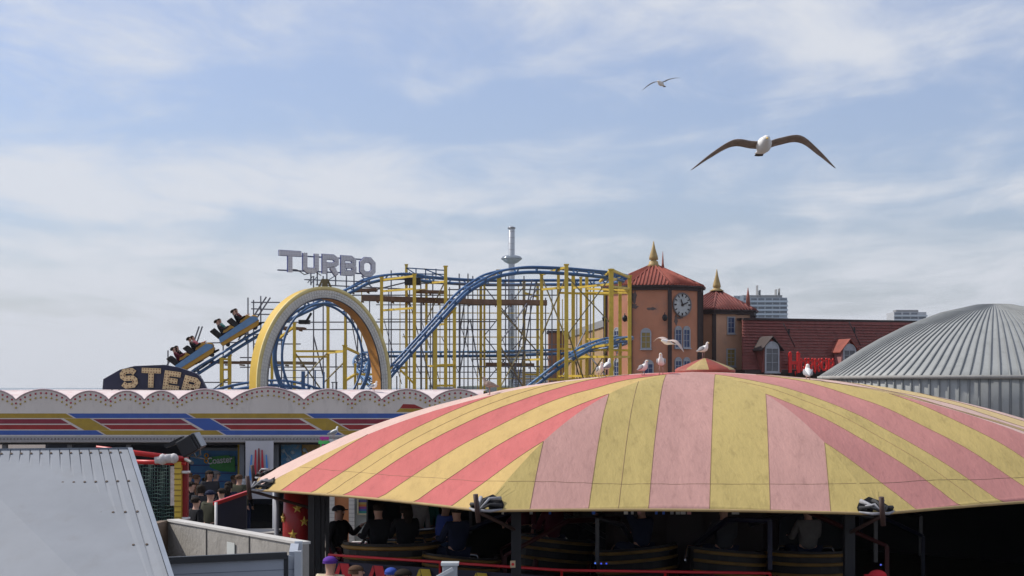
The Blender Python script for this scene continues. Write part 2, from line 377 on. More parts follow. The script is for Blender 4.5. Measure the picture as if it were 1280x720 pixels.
octo(.90, 0, .75); o = m.build('platform', floorm); wparent(o, ride)
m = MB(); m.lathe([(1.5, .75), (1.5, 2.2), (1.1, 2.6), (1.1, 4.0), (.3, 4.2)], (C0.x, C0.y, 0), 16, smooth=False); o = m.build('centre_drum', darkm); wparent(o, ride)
m = MB()   # added dark boards round the rear, blocking the lit deck beyond
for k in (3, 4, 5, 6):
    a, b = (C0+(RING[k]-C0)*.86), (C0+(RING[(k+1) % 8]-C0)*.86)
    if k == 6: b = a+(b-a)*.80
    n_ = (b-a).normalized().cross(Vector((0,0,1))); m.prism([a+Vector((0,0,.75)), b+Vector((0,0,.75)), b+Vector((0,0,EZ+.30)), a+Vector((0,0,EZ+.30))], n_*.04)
o = m.build('rear_blocker', dark); wparent(o, ride)
# steps of light: small lamps and switch box on the ride
for (px, py, d, c) in ((744,704,24,(.1,.25,1)), (751.5,704.5,24,(.05,.1,.9)), (758,704.5,24,(.05,.1,.9)), (1101-0,706,24,(.1,.15,.8))):
    m = MB(); p = P(px, py, d); m.ball(p, .014, 8); o = m.build('lamp', mat('lamp_%d' % int(px), (.1,.1,.5), emit=(c, .8))); wparent(o, ride)
for i in range(7):
    m = MB(); p = P(944+i*10+(i*37 % 5), 695, 25.5); m.box(p-Vector((.03+.02*(i%3), .01, .008)), p+Vector((.04, .01, .008))); o = m.build('lamp', mat('white_lamp', (.8,.8,.7), emit=((1,.95,.85), .9))); wparent(o, ride)
p = P(641, 705, 21.85); m = MB(); m.box(p-Vector((.035,.03,.045)), p+Vector((.035,.01,.045))); o = m.build('switch_box', mat('cream_box', (.5,.4,.25), .5)); wparent(o, ride)
m = MB(); m.tube(p+Vector((0,-.045,0)), p+Vector((0,-.03,0)), .02, n=12); o2 = m.build('stop_button', redp); wparent(o2, o)
carm_a, carm_b, carm_c = mat('arm_black', (.02,.02,.025), .35, spec=.6), mat('arm_blue', (.008,.01,.03), .5, spec=.3), mat('arm_red', (.05,.006,.006), .5, spec=.3)
random.seed(21)
for i in range(14):   # sweep arms and linkages round the drum
    a = i*2*math.pi/14+random.uniform(-.15, .15); z1_ = random.uniform(1.2, 2.5); z2_ = random.uniform(1.1, 2.3); r1 = random.uniform(3.2, 5.2)
    p_ = Vector((C0.x+1.3*math.cos(a), C0.y+1.3*math.sin(a), z1_)); q_ = Vector((C0.x+r1*math.cos(a+.25), C0.y+r1*math.sin(a+.25), z2_))
    m = MB(); m.path([p_, (p_+q_)/2+Vector((0, 0, .25)), q_], [.05, .045, .03], 8); m.bar(q_, q_-Vector((0,0,.7)), .06); o = m.build('sweep_arm', [carm_a, carm_b, carm_c][i % 3]); wparent(o, ride)
pc_ = [(.65,.65,.6), (.5,.5,.5), (.6,.3,.3), (.65,.65,.62), (.04,.14,.6), (.04,.14,.6), (.4,.42,.45)]  # made-up hanging bits, coloured to stand in for lit specks beyond the ride
for i, (px, w_) in enumerate(((780, 5), (789, 3), (797, 4), (803, 3), (819, 3), (828, 3), (838, 4), (845, 5), (851, 6), (859, 5), (915, 9), (686, 3), (740, 4), (1052, 5), (627, 3), (662, 4))):
    a, b = P(px, 643+(i*5) % 5, 23.5+(i % 4)*.9), P(px+w_, 633, 23.5+(i % 4)*.9); m = MB(); m.box((a.x, a.y, a.z), (b.x, a.y+.03, b.z)); m.bar(((a.x+b.x)/2, a.y+.04, b.z-.02), ((a.x+b.x)/2, a.y+.04, EZ+.4), .02)
    c_ = pc_[i % 7]; o = m.build('lit_speck', mat('speck_%d' % (i % 7), c_, .5)); wparent(o, ride)
# barrier with red rail and coloured triangles
bar = empty('ride_barrier', P(560, 720, 25), 'low barrier with red handrail and yellow and red zigzags before the dark ride', 'barrier')
def bz(px, z): 
    A = Vector((-2.9, 25.3, 0)); B = Vector((.72, 23.2, 0)); D = Vector((5.5, 22.6, 0)); 
    t = (px-410)/290
    q = A+(B-A)*t if t <= 1 else B+(D-B)*(t-1)*.6
    return Vector((q.x, q.y, z))
m = MB(); m.path([bz(a, 1.5) for a in (410, 460, 520, 600, 700, 800, 900, 1000)], .022, 6); o = m.build('rail', mat('bright_red_rail', (.6,.03,.04), .4)); wparent(o, bar)
for a in (412, 555, 700, 850, 1000):
    m = MB(); m.tube(bz(a, 0), bz(a, 1.5), .02); o = m.build('post', redp); wparent(o, bar)
m = MB(); m.rings([[bz(a, .35)+Vector((0,.03,0)), bz(a, 1.40)+Vector((0,.03,0))] for a in (415, 480, 560, 640, 700, 800, 900, 995)], 0, False, closed=False); o = m.build('panel', mat('barrier_dark', (.01,.01,.03), .5)); wparent(o, bar)
zy, zr = mat('zigzag_yellow', (.55,.40,.03), .5), mat('zigzag_red', (.5,.02,.03), .5)
for i, (a, c) in enumerate(((425, zr), (470, zr), (530, zy), (600, zy), (665, zy), (735, zr), (805, zy), (880, zr), (955, zy))):
    m = MB()
    for sgn in (-1, 1):
        x = [bz(a+sgn*w_, z)+Vector((0,-.012,0)) for w_, z in ((0, 1.38), (12, 1.38), (32, .4), (20, .4))] if sgn > 0 else [bz(a-w_, z)+Vector((0,-.012,0)) for w_, z in ((1, 1.38), (-1, 1.30), (20, .4), (32, .4))]
        m.prism(x, Vector((0, .008, 0)))
    o = m.build('zigzag', c); wparent(o, bar)

# ---------------------------------------------------------------- the coaster station with its frieze
FD = 44.0
def fx(px): return (px-640)/F*FD
def fz(py): return CAMZ-(py-HY)/F*FD
st = empty('station_building', (fx(300), FD, 0), 'long low ride station with scalloped white frieze, bulbs and painted blue, red and gold stripes', 'ride station')
frm = mat('frieze_white', (.64, .59, .54), .45, .12, 1.2, dirt=.5, dcol=(.25, .23, .22), stretch=(1, 1, .35))
val = [-40, 20, 88, 136, 180.6, 223, 290, 380, 440, 477, 540.6, 604]
m = MB(); top = []
for a, b in zip(val, val[1:]):
    hgt = 11.0 if b-a < 60 else (13 if b-a < 80 else 15.5)
    for k in range(12): t = k/12; top.append((a+(b-a)*t, 500-hgt*math.sin(math.pi*t)**.75))
top.append((604, 500))
for (x0, y0), (x1, y1) in zip(top, top[1:]):
    m.prism([Vector((fx(x0), FD, fz(553))), Vector((fx(x1), FD, fz(553))), Vector((fx(x1), FD, fz(y1))), Vector((fx(x0), FD, fz(y0)))], Vector((0, .06, 0)))
fr_o = m.build('frieze', frm); wparent(fr_o, st)
m = MB()
m.path([(fx(x), FD-.01, fz(y-.4)) for x, y in top], .022, 5); o = m.build('scallop_trim', mat('trim_pinkish', (.52,.40,.42), .6)); wparent(o, fr_o)
for nm, off, colr in (('red_bulbs', 4.2, (.42,.02,.05)), ('yellow_bulbs', 9.6, (.45,.32,.06))):
    m = MB(); acc = 0; last = None
    for i in range(len(top)-1):
        for j in range(6):
            t = j/6; x = top[i][0]+(top[i+1][0]-top[i][0])*t; y = top[i][1]+(top[i+1][1]-top[i][1])*t
            if last is None or math.hypot(x-last[0], y-last[1]) >= 6.3: last = (x, y); m.ball((fx(x), FD-.012, fz(y+off)), .030, 6)
    o = m.build(nm, mat(nm, colr, .3)); wparent(o, fr_o)
sb, sy, sr, sw, sd = mat('stripe_blue', (.04,.10,.36), .4, dirt=.2), mat('stripe_gold', (.38,.25,.03), .4, dirt=.3), mat('stripe_red', (.30,.02,.02), .4, dirt=.2), mat('stripe_white', (.62,.56,.56), .5), mat('stripe_crimson', (.22,.02,.04), .4)
m = MB(); SL = 1.75
def para(x0, y0, x1, y1, mi, s0=1, s1=1, y=FD-.004):    # band with slanted ends
    dx0 = (y1-y0)*SL*s0; dx1 = (y1-y0)*SL*s1
    m.add([(fx(x0), y, fz(y0)), (fx(x1), y, fz(y0)), (fx(x1+dx1), y, fz(y1)), (fx(x0+dx0), y, fz(y1))], [(3,2,1,0)], mi)
S0 = [(-72, 1), (82, 0), (232, 1), (380, 0), (530, 1)]      # px where the top band changes colour; 1 = blue before the change
for i, (xs, blue) in enumerate(S0[:-1]):
    nx = S0[i+1][0]; a, b = (0, 1) if not blue else (1, 0)   # colour of the band after the change (top), and bottom
    topc, botc = (1, 0) if blue else (0, 1)
    ne = min(nx, 604)
    para(xs+3, 516.8, ne, 522.6, topc)
    para(xs+32, 523.8, ne-6, 529.6, 4); para(xs+44.5, 531.0, ne+6.5, 536.8, 2)
    para(xs+41, 538.0, ne+38, 543.6, botc); para(xs-3, 523.0, xs+30, 537.8, botc)
    for wx, w0, w1 in ((.5, 516.8, 522.9), (30.3, 522.7, 538), (-5, 522.7, 538), (38.6, 537.8, 543.8)): para(xs+wx, w0, xs+wx+2, w1, 3, y=FD-.007)
m.add([(fx(495), FD-.004, fz(515)), (fx(500), FD-.004, fz(510.5)), (fx(530), FD-.004, fz(511)), (fx(536), FD-.004, fz(515))], [(0,3,2,1)], 1)
m.add([(fx(500), FD-.004, fz(510.3)), (fx(504), FD-.004, fz(505)), (fx(518), FD-.004, fz(505.5)), (fx(530), FD-.004, fz(510.8))], [(0,3,2,1)], 2)
o = m.build('painted_stripes', [sb, sy, sr, sw, sd]); wparent(o, fr_o)
m = MB(); m.box((fx(-40), FD-.10, fz(552.5)), (fx(604), FD-.004, fz(545.5))); o = m.build('lower_strip', mat('lower_strip_grey', (.32,.31,.31), .6, .3, 30)); wparent(o, st)
m = MB()
for i in range(150): m.ball((fx(-36+i*4.25), FD-.11, fz(548.5)), .022, 6)
o2 = m.build('small_bulbs', mat('grey_bulbs', (.16,.14,.15), .3)); wparent(o2, o)
m = MB(); m.add([(fx(-40), FD+.06, fz(499)), (fx(604), FD+.06, fz(499)), (fx(604)*1.02, FD+1.3, fz(488.5)), (fx(-40)*1.02, FD+1.3, fz(488.5))], [(0,1,2,3)])
m.box((fx(-40)*1.02, FD+1.3, fz(489)), (fx(604), FD+7.5, fz(488.2))); o = m.build('roof_ledge', mat('ledge_pinkwhite', (.68,.58,.56), .7, .15, 1.5, dirt=.7, dcol=(.55,.2,.2))); wparent(o, st)
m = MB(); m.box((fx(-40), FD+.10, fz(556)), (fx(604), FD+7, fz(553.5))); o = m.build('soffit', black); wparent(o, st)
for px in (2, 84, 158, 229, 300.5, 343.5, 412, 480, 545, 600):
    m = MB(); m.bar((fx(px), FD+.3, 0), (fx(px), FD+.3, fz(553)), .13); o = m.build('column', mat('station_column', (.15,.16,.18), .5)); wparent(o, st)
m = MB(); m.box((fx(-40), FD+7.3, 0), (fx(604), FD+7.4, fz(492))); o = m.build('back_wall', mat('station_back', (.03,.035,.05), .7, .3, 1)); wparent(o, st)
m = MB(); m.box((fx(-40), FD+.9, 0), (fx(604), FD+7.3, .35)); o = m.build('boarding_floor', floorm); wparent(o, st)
# colourful art boards inside the station right of the banner
for (a, b, y0, y1, cc_) in ((346, 372, 557, 596, (.06,.22,.42)), (373, 399, 556, 600, (.34,.22,.05)), (400, 440, 557, 600, (.10,.16,.35))):
    m = MB(); m.box((fx(a), FD+.8, fz(y1)), (fx(b), FD+.85, fz(y0))); o = m.build('art_board', mat('art_%d' % a, cc_, .4, .5, 3, dirt=.8, dcol=(.4,.28,.04))); wparent(o, st)
    m = MB()
    for k in range(4): x = fx(a+3+k*6); m.tube((x, FD+.78, fz(y0+6+k*7)), (x+.14, FD+.78, fz(y0+16+k*5)), .022); m.ball((x, FD+.78, fz(y0+8+(k*11) % 20)), .06, 8)
    o2 = m.build('ornament', mat('ornament_pale', (.35,.45,.55), .4)); wparent(o2, o)

bn = MB(); rows = []
for i in range(9):
    t = i/8; rows.append([Vector((fx(308+x*35), FD-.16+.02*math.sin(x*9+t*4), fz(551+t*72))) for x in [k/8 for k in range(9)]])
bn.rings(rows, 0, True, closed=False)
o = bn.build('hanging_banner', mat('banner_cloth', (.50,.50,.53), .8, .08, 1.5)); 
tag(recenter(o), 'white cloth banner with red and blue vertical rockets hanging below the striped frieze', 'banner'); ban = o
m = MB()
for i, (x, c, t0) in enumerate(((316, 0, 568), (321, 1, 562), (325, 2, 560), (329, 1, 562), (334, 0, 568))):
    w0, w1 = .8, 2.2 if c else 1.8
    m.prism([Vector((fx(x-w1-(325-x)*.25), FD-.20, fz(600))), Vector((fx(x+w1-(325-x)*.25), FD-.20, fz(600))), Vector((fx(x+w0), FD-.20, fz(t0))), Vector((fx(x-w0), FD-.20, fz(t0)))], Vector((0,.008,0)), c)
o = m.build('rocket_print', [mat('print_blue', (.08,.25,.6), .6), mat('print_red', (.45,.02,.04), .6), mat('print_darkred', (.2,.02,.02), .6)]); wparent(o, ban)

# blue booth and its green sign (inside the station)
bd = 47.5
def bp(px, py, d=bd): return P(px, py, d)
bo = empty('ticket_booth', (bp(265, 600).x, bd, 0), 'bright blue ticket booth under the frieze behind the queue', 'booth')
m = MB(); a, b = bp(238, 563), bp(297, 563); m.box((a.x, bd, 0), (b.x, bd+1.2, a.z)); o = m.build('wall', mat('booth_blue', (.05,.22,.50), .5, .2, 2)); wparent(o, bo)
m = MB()
for py in (582, 592, 602, 614): q = bp(238, py); m.box((a.x, bd-.02, q.z-.01), (b.x, bd-.004, q.z+.03))
o = m.build('panel_line', mat('booth_line', (.03,.08,.28), .5)); wparent(o, bo)
m = MB(); m.box((a.x-.1, bd-.1, a.z), (b.x+.1, bd+1.3, a.z+.08)); o = m.build('roof', mat('booth_roof', (.2,.25,.3), .5)); wparent(o, bo)
m = MB(); q = bp(300, 575, bd-.6); m.tube((q.x, q.y, 0), (q.x, q.y, fz(555)), .07); o = m.build('yellow_pillar', yellowp); wparent(o, bo)
gs = MB(); gp = [bp(x, y, bd-.12) for x, y in ((262,571),(286,569),(288,571),(293,570),(294,590),(275,589),(262,584))]
gs.prism(gp, Vector((0,.05,0))); o = gs.build('coaster_sign', mat('sign_green', (.03,.30,.05), .4, .25, 8)); tag(recenter(o), 'green sign with white Coaster lettering on the blue booth', 'sign'); gso = o
t = text_obj('lettering', 'Coaster', .27, mat('sign_white', (.75,.8,.85), .4), None, Matrix.Translation(bp(274.5, 575.5, bd-.16))@Matrix.Rotation(R(-5), 4, 'Y')@Matrix.Rotation(R(90), 4, 'X')); wparent(t, gso)
t.scale.x *= .85
m = MB()
for (x, y) in ((258,569.5),(258,576)): 
    q = bp(x, y, bd-.15); m.path([q+Vector((.055*math.cos(k*math.pi/6), 0, .06*math.sin(k*math.pi/6))) for k in range(12)], .022, 6, closed=True)
o = m.build('orange_ring', mat('sign_orange', (.7,.35,.02), .4)); wparent(o, gso)
# small bright fascia pieces peeking over the canopy edge
for (a, b, y0, y1, c, nm) in ((400, 411, 546, 549.5, (.55,.05,.35), 'pink'), (398, 412, 551, 555, (.1,.6,.15), 'green'), (411, 422, 549, 553, (.6,.65,.65), 'white')):
    m = MB(); p0 = P(a, y1, 43.2); p1 = P(b, y0, 43.2); m.box((p0.x, 43.2, p0.z), (p1.x, 43.26, p1.z)); m.bar((p0.x+.05, 43.4, 0), (p0.x+.05, 43.4, p1.z), .05)
    o = m.build('price_board', mat('board_'+nm, c, .4)); tag(recenter(o), nm+' board on a thin post peeking above the canopy edge below the frieze', 'board', 'small bright boards by the station')

# ---------------------------------------------------------------- roller coaster
rc = empty('roller_coaster', (P(560, 480, 70).x, 70, 0), 'blue tracked roller coaster on tall yellow posts with grey scaffolding behind the frieze', 'roller coaster')
UP = Vector((0, 0, 1))
def track(pts, ups=None, closed=False, n=8, gauge=.30, tie=.75, light=False):
    """pts: (px,py,d) or Vector. rails, box spine and ties of one stretch of track"""
    V = [P(*p) if not isinstance(p, Vector) else p for p in pts]
    U = [Vector(u) for u in ups] if ups else [UP]*len(V)
    C = catmull(V, n, closed); CU = catmull(U, n, closed); m_ = len(C)
    root = None; rl = [[], []]; sp = []; ties = MB(); acc = 0
    for i, p in enumerate(C):
        t = (C[(i+1) % m_]-C[i-1]) if closed or 0 < i < m_-1 else (C[1]-C[0] if i == 0 else C[-1]-C[-2]); t.normalize()
        s = t.cross(CU[i]).normalized(); u = s.cross(t)
        a, b = p-s*gauge, p+s*gauge; rl[0].append(a); rl[1].append(b); q = p-u*.20; sp.append(q)
        if i: acc += (p-C[i-1]).length
        if acc > tie or i == 0:
            acc = 0; ties.bar(a, q, .05); ties.bar(b, q, .05); ties.bar(a, b, .05)
    m = MB(); m.path(sp, .075, 6, closed=closed); root = m.build('track', bluep); wparent(root, rc)
    for r_ in rl:
        m = MB(); m.path(r_, .05, 6, closed=closed); o = m.build('rail', railp if light else bluep); wparent(o, root)
    o = ties.build('track_ties', bluep); wparent(o, root)
    return C
A_low = [(60, 580, 69), (120, 545, 69), (170, 512, 69.5), (230, 472, 70), (270, 446, 70), (320, 415, 70.5), (380, 385, 71), (435, 361, 71.5), (462, 348, 72), (500, 342.5, 73), (540, 347, 74), (600, 350.5, 75.5), (680, 350.5, 76), (740, 350, 75.5), (768, 348, 74), (779, 346, 71.5), (772, 343.5, 69), (750, 340, 67.3), (700, 335.5, 66.3), (655, 334.5, 66), (620, 340, 65.5), (598, 350, 65), (575, 366, 64.6), (548, 395, 64.2), (510, 437, 63.8), (493, 456, 63.6), (470, 482, 63.3), (440, 505, 63)]
track(A_low)
# the small loop inside the arch, slightly turned
YA = R(36); ua = Vector((math.cos(YA), math.sin(YA), 0)); na = Vector((math.sin(YA), -math.cos(YA), 0))
cl = P(404, 446, 62.8); lp = []; lu = []
for k in range(16):
    a = 2*math.pi*k/16+.1
    r = Vector((0,0,0))+ua*(2.08*math.cos(a))+UP*(2.08*math.sin(a))
    lp.append(cl+r+na*(.35*math.sin(a)*0)-na*.25*math.cos(a)); lu.append((-r).normalized())
track(lp, lu, closed=True, n=6, gauge=.26, tie=.9)
track([(215, 502, 66), (255, 492, 66), (290, 482, 66), (330, 476, 66), (365, 477, 66), (395, 485, 66), (425, 497, 66.5)])
lowpts = [(700, 437, 76), (640, 439, 76), (560, 440, 76), (500, 440, 76), (472, 441, 75.5), (455, 447, 73.5), (449, 458, 71), (459, 472, 68.5), (480, 490, 67), (505, 500, 66.5)]
lowups = [(0,0,1)]*4+[(.1,0,1),(.45,.1,1),(.6,0,1),(.5,-.1,1),(.2,0,1),(0,0,1)]
track(lowpts, lowups, light=True)
track([(700, 437, 76), (740, 433, 76), (768, 428, 75), (782, 424, 73), (779, 421, 70.5), (760, 424, 68.5), (735, 432, 67.5), (710, 446, 67), (690, 459, 67), (668, 476, 67), (645, 493, 67), (620, 505, 67)], light=True)
def post(px, y0, d, w=.14, mt=yellowp, name='support_post', y1=None):
    if mt is yellowp: w *= .8
    a = P(px, y0, d); z = 0 if y1 is None else P(px, y1, d).z
    m = MB(); m.bar((a.x, a.y, z), (a.x, a.y, a.z), w)
    if mt is yellowp:
        m.bar((a.x, a.y, a.z-.02), (a.x, a.y, a.z+.03), w*1.35)
    o = m.build(name, mt); wparent(o, rc)
def beam(x0, y0, x1, y1, d0, d1=None, w=.09, mt=yellowp, name='cross_beam'):
    m = MB(); m.bar(P(x0, y0, d0), P(x1, y1, d1 or d0), w); o = m.build(name, mt); wparent(o, rc)
for px, y0, d, w in ((368,404,68,.15),(410,383,70,.16),(431.5,384,71,.12),(431,432,66,.19),(444,455,67,.12),(477,347,72,.17),(508,331,74,.15),(518,343,70,.18),
    (533,350,76,.15),(557,333,70,.18),(544,405,65,.2),(568,385,66,.17),(601,353,75.5,.16),(605.5,354,75.5,.12),(624,338,66.2,.24),(655,352,75.8,.17),
    (672,355,76,.16),(677,343,67.2,.17),(698,335,69.5,.16),(708,331,65.6,.20),(716.5,344,69,.19),(726,347,72,.14),(733.5,344,71.5,.18),(742,350,77,.10),
    (764,337,65.8,.23),(775,348,71,.18),(787,345,69,.19),(228+49,448,69.8,.18),(287,444,70.2,.18),(340,425,70.5,.14),(230,475,70,.14),(190,500,69.6,.14),(150,525,69.4,.14)):
    post(px, y0, d, w)
for b in ((478,350,518,345,72,70),(478,364,518,361,72,70),(478,388,518,385,72,70),(518,363,533,362,70,76),(557,352,533,354,70,76),
    (410,441,431,439,70,66),(368,439,431,439,68),(368,446,410,446,68,70),(431,434,448,442,66,68),(444,468,470,468,67,68),(444,480,470,480,67,68),(431,476,444,468,66,67),
    (472,460,508,460,70,73),(533,407,557,405,76,70),(544,457,568,456,65,66),(533,458,557,456,76,70),(544,482,568,482,65,66),(500,462,518,480,70),
    (568,385,557,398,66,70),(624,338,601,356,66.2,75.5),(677,362,708,359,67.2,65.6),(677,343,708,334,67.2,65.6),(698,366,764,368,69.5,71),(716.5,360,764,355,69,66),
    (733,361,787,363,71.5,69),(733,366,787,366,71,69),(708,359,698,360,65.6,69.5),(764,337,750,352,65.8,71),(764,358,787,361,65.8,69),(775,348,764,350,71,65.8),
    (764,337,787,347,65.8,69),(677,474,720,474,67.2,69),(698,436,787,438,69.5,69),(716.5,446,764,446,69,66),(708,452,733,447,65.6,71.5),(733,424,787,424,71.5,69),
    (655,366,672,371,75.8,76),(655,450,677,449,75.8,67.2),(655,468,672,468,75.8,76),(720,438,764,430,69,66),(698,470,764,470,69.5,66),(764,474,787,474,65.8,69),(764,446,787,446,66,69),
    (277,449,287,449,69.8,70.2),(277,462,287,462,69.8,70.2),(277,475,287,475,69.8,70.2),(340,430,368,408,70.5,68),(624,486,677,486,66.2,67.2)):
    beam(*b[:6]) if len(b) > 5 else beam(*b)
for b in ((605,358,655,420,75.5,75.8),(655,358,605,420,75.8,75.5),(605,420,655,485,75.5,75.8),(655,420,605,480,75.8,75.5),(672,360,624,430,76,66.2),(624,385,672,440,66.2,76),
    (624,430,655,486,66.2,75.8),(624,486,655,430,66.2,75.8),(677,345,708,425,67.2,65.6),(708,345,677,420,65.6,67.2),(708,345,764,405,65.6,65.8),(764,345,708,420,65.8,65.6),
    (708,410,730,475,65.6,67),(733,410,700,478,71.5,69.5),(764,430,733,478,65.8,71.5),(733,440,764,478,71.5,65.8),(716,440,726,478,69,72),(775,425,764,474,71,65.8),
    (508,361,540,485,74,74),(435,378,455,485,73,73),(287,472,262,490,70.2,69),(368,440,400,485,68,69),(410,440,375,478,70,68),(431,452,405,478,66,70),(557,350,533,400,70,76)):
    beam(*b, w=.045, mt=scaff if b[4] > 70 else mat('brace_steel', (.22,.18,.08), .5, .2), name='cross_brace')
# grey tube scaffolding and boarded walkways behind
SD = 74.5
for px, y0, y1 in ((279,408,None),(310,372,None),(317,375,None),(326,370,None),(352,392,None),(392,345,None),(404,345,None),(420,440,None),(433,330,None),(447,395,None),(489,338,None),(512,340,None),(526,352,None),(541,340,None),(574,342,None),(585,342,None),(591,345,None),(632,345,None),(636,345,None),(645,370,None),(682,372,None),(690,400,None),(575,352,None),(655,345,None),(210,438,None),(496,470,None)):
    post(px, y0, SD+((px*7) % 5)*.3, .055, scaff, 'scaffold_pole', y1)
for b in ((314,378,350,378),(314,386,350,387),(318,393,350,393),(324,403,620,402),(340,412,586,412),(586,412,700,412),(300,418,360,418),(318,430,376,430),(300,447,345,447),(300,459,690,458),(440,369,700,369),(395,356,520,362),(520,354,690,357),
    (255,478,320,478),(300,404,345,403),(585,441,690,441),(590,449,690,449),(240,429,300,428),(560,362,690,362)):
    beam(b[0], b[1], b[2], b[3], SD+.2, w=.055, mt=scaff, name='scaffold_rail')
for b in ((298,425,333,371),(303,425,338,372),(238,440,249,408),(242,440,253,408),(205,462,216,446),(452,345,470,365),(574,470,586,400),(600,470,588,400),(640,480,665,350),(646,490,670,352),(470,362,540,345),(392,420,404,470),(433,380,460,455),(585,350,574,420)):
    beam(b[0], b[1], b[2], b[3], SD+.4, w=.06, mt=scaff, name='scaffold_brace')
for i, px in enumerate((452, 462, 486, 500, 527, 538, 550, 562, 580, 597, 612, 640, 648, 663, 690, 703, 721, 738, 756)):
    post(px, 356+(i*13) % 22, 77.5+(i % 3)*.5, .05, scaff if i % 3 else yellowp, 'scaffold_pole', None)
for i, y in enumerate((381, 391, 399, 421, 430, 446, 465, 473)):
    beam(470+(i*31) % 60, y, 640+(i*47) % 110, y+.5, 78, w=.045, mt=(scaff, yellowp)[i % 2], name='scaffold_rail')
for i in range(9):
    x = 480+i*24; beam(x, 400+(i*17) % 30, x+22, 480-(i*11) % 20, 78, w=.035, mt=scaff, name='scaffold_brace')
def walk(x0, y0, x1, y1, d, th, wd=.9, mt=rust):
    a, b = P(x0, y0, d), P(x1, y1, d); m = MB(); m.prism([a, b, b+Vector((0, wd, 0)), a+Vector((0, wd, 0))], Vector((0, 0, -th)))
    for k in range(int((b-a).length/.7)+1): q = a+(b-a).normalized()*min(k*.7, (b-a).length); m.bar(q+Vector((0,-.02,-th-.05)), q+Vector((0,wd,-th-.05)), .06)
    o = m.build('walkway', mt); wparent(o, rc)
walk(452, 369, 600, 374, 73, .22); walk(600, 374, 684, 375, 73, .22); walk(440, 361, 470, 360, 73, .12)
walk(607, 453, 668, 454, 77.2, .18); walk(300, 451, 393, 452, 73.5, .14, mt=mat('grey_boards', (.22,.17,.11), .8)); walk(336, 407, 380, 409, 73, .10); walk(262, 451, 330, 452, 71, .12)
walk(518, 362, 556, 363, 72, .12)
# platform on top with railings; handrail near the arch foot
for b in ((508,335,557,338,72),(508,342,557,343,72),(508,335,520,343,72),(530,336,557,347,72)): beam(*b, w=.05, mt=bluep, name='guard_rail')
for px in (520, 532, 545): post(px, 336, 72, .05, bluep, 'guard_post', 349)
beam(345, 463, 405, 463, 65.2, w=.035, mt=scaff, name='hand_rail'); beam(345, 472, 405, 472, 65.2, w=.03, mt=scaff, name='hand_rail')
for px, y in ((348, 462), (355, 463), (379, 464), (385, 463), (394, 463), (405, 465)): post(px, y, 65.2, .05 if px != 379 else .14, bluep, 'guard_post')
for px in (416, 421): post(px, 478, 65, .04, scaff, 'guard_post')
beam(414, 478, 422, 478, 65, w=.04, mt=scaff, name='hand_rail')
m = MB(); 
for (x, y, w_, h_) in ((599, 344, 10, 7), (402, 398, 10, 5), (607, 346, 12, 5)):
    pass
a = P(516, 352, 71.5); m.box(a-Vector((.35, .3, .15)), a+Vector((.35, .3, .15))); o = m.build('motor_box', black); wparent(o, rc)
m = MB(); a = P(381, 405, 73); m.box(a-Vector((.25, .3, .0)), a+Vector((.22, .3, .18))); m.bar(a, a+Vector((.3, 0, .5)), .1); o = m.build('motor_box', black); wparent(o, rc)
m = MB(); a, b = P(546, 489, 64.4), P(567, 484, 64.4); m.box((a.x, 64.4, a.z-.4), (b.x, 64.7, b.z)); o = m.build('grey_cabinet', mat('cabinet_grey', (.32,.33,.36), .6)); wparent(o, rc)

# arch round the loop
arch = empty('loop_arch', (P(407, 480, 60.5).x, 60.5, 0), 'large yellow and white horseshoe arch framing the small coaster loop', 'arch')
ca = P(407, 480, 60.5); A1, B1 = 2.86, 3.66
def archpt(a, k, back):
    # a from 0..pi over the top, k scales the half axes, back is depth away from viewer side
    if a < 0: x, z = 1, a*2.2
    elif a > math.pi: x, z = -1, -(a-math.pi)*2.2
    else: x, z = math.cos(a), math.sin(a)
    return ca+ua*(x*(A1-k))+UP*(z*(B1-k) if 0 <= a <= math.pi else z*1.0)-na*back
angs = [-1.9, -1.2, -.6]+[math.pi*i/48 for i in range(49)]+[math.pi+.6, math.pi+1.2, math.pi+1.9]
mw, my_, mo = mat('arch_white', (.78,.76,.70), .5, .12, 2, dirt=.3, dcol=(.3,.3,.3)), mat('arch_yellow', (.62,.40,.04), .45, .12, 2), mat('arch_inner_orange', (.45,.20,.04), .5, .3, 2, dirt=.5, dcol=(.2,.08,.03))
def archstrip(k0, b0, k1, b1):
    m = MB(); m.rings([[archpt(a, k0, b0), archpt(a, k1, b1)] for a in angs], 0, True, closed=False); return m
TK, BD = .41, .66
m = archstrip(0, 0, .0, BD); m.rings([[archpt(a, 0, BD), archpt(a, TK, BD)] for a in angs], 0, True, closed=False); o = m.build('outer_shell', my_); wparent(o, arch)
m = archstrip(TK, 0, TK, BD); o = m.build('inner_shell', mo); wparent(o, arch)
m = archstrip(.06, -.0, TK, 0); face_o = m.build('white_face', mw); wparent(face_o, arch)
m = MB(); m.rings([[archpt(a, -.03, -.04), archpt(a, .10, -.04), archpt(a, .10, .05), archpt(a, -.03, .05)] for a in angs], 0, True); o = m.build('front_rim', mat('arch_cream', (.68,.56,.24), .5)); wparent(o, arch)
m = MB()
for i in range(150):
    a = -1.5+(math.pi+3.0)*i/149; m.bar(archpt(a, .13, -.02), archpt(a, TK-.03, -.02), .028)
for k_ in (.20, .30, .40): m.path([archpt(a, k_, -.03) for a in angs], .016, 4)
o = m.build('light_strips', mat('arch_ribs', (.62,.60,.56), .6)); wparent(o, face_o)
m = MB(); m.path([archpt(a, TK, -.02) for a in angs], .03, 5); o = m.build('inner_rim', mat('arch_dark_edge', (.06,.05,.05), .6)); wparent(o, arch)
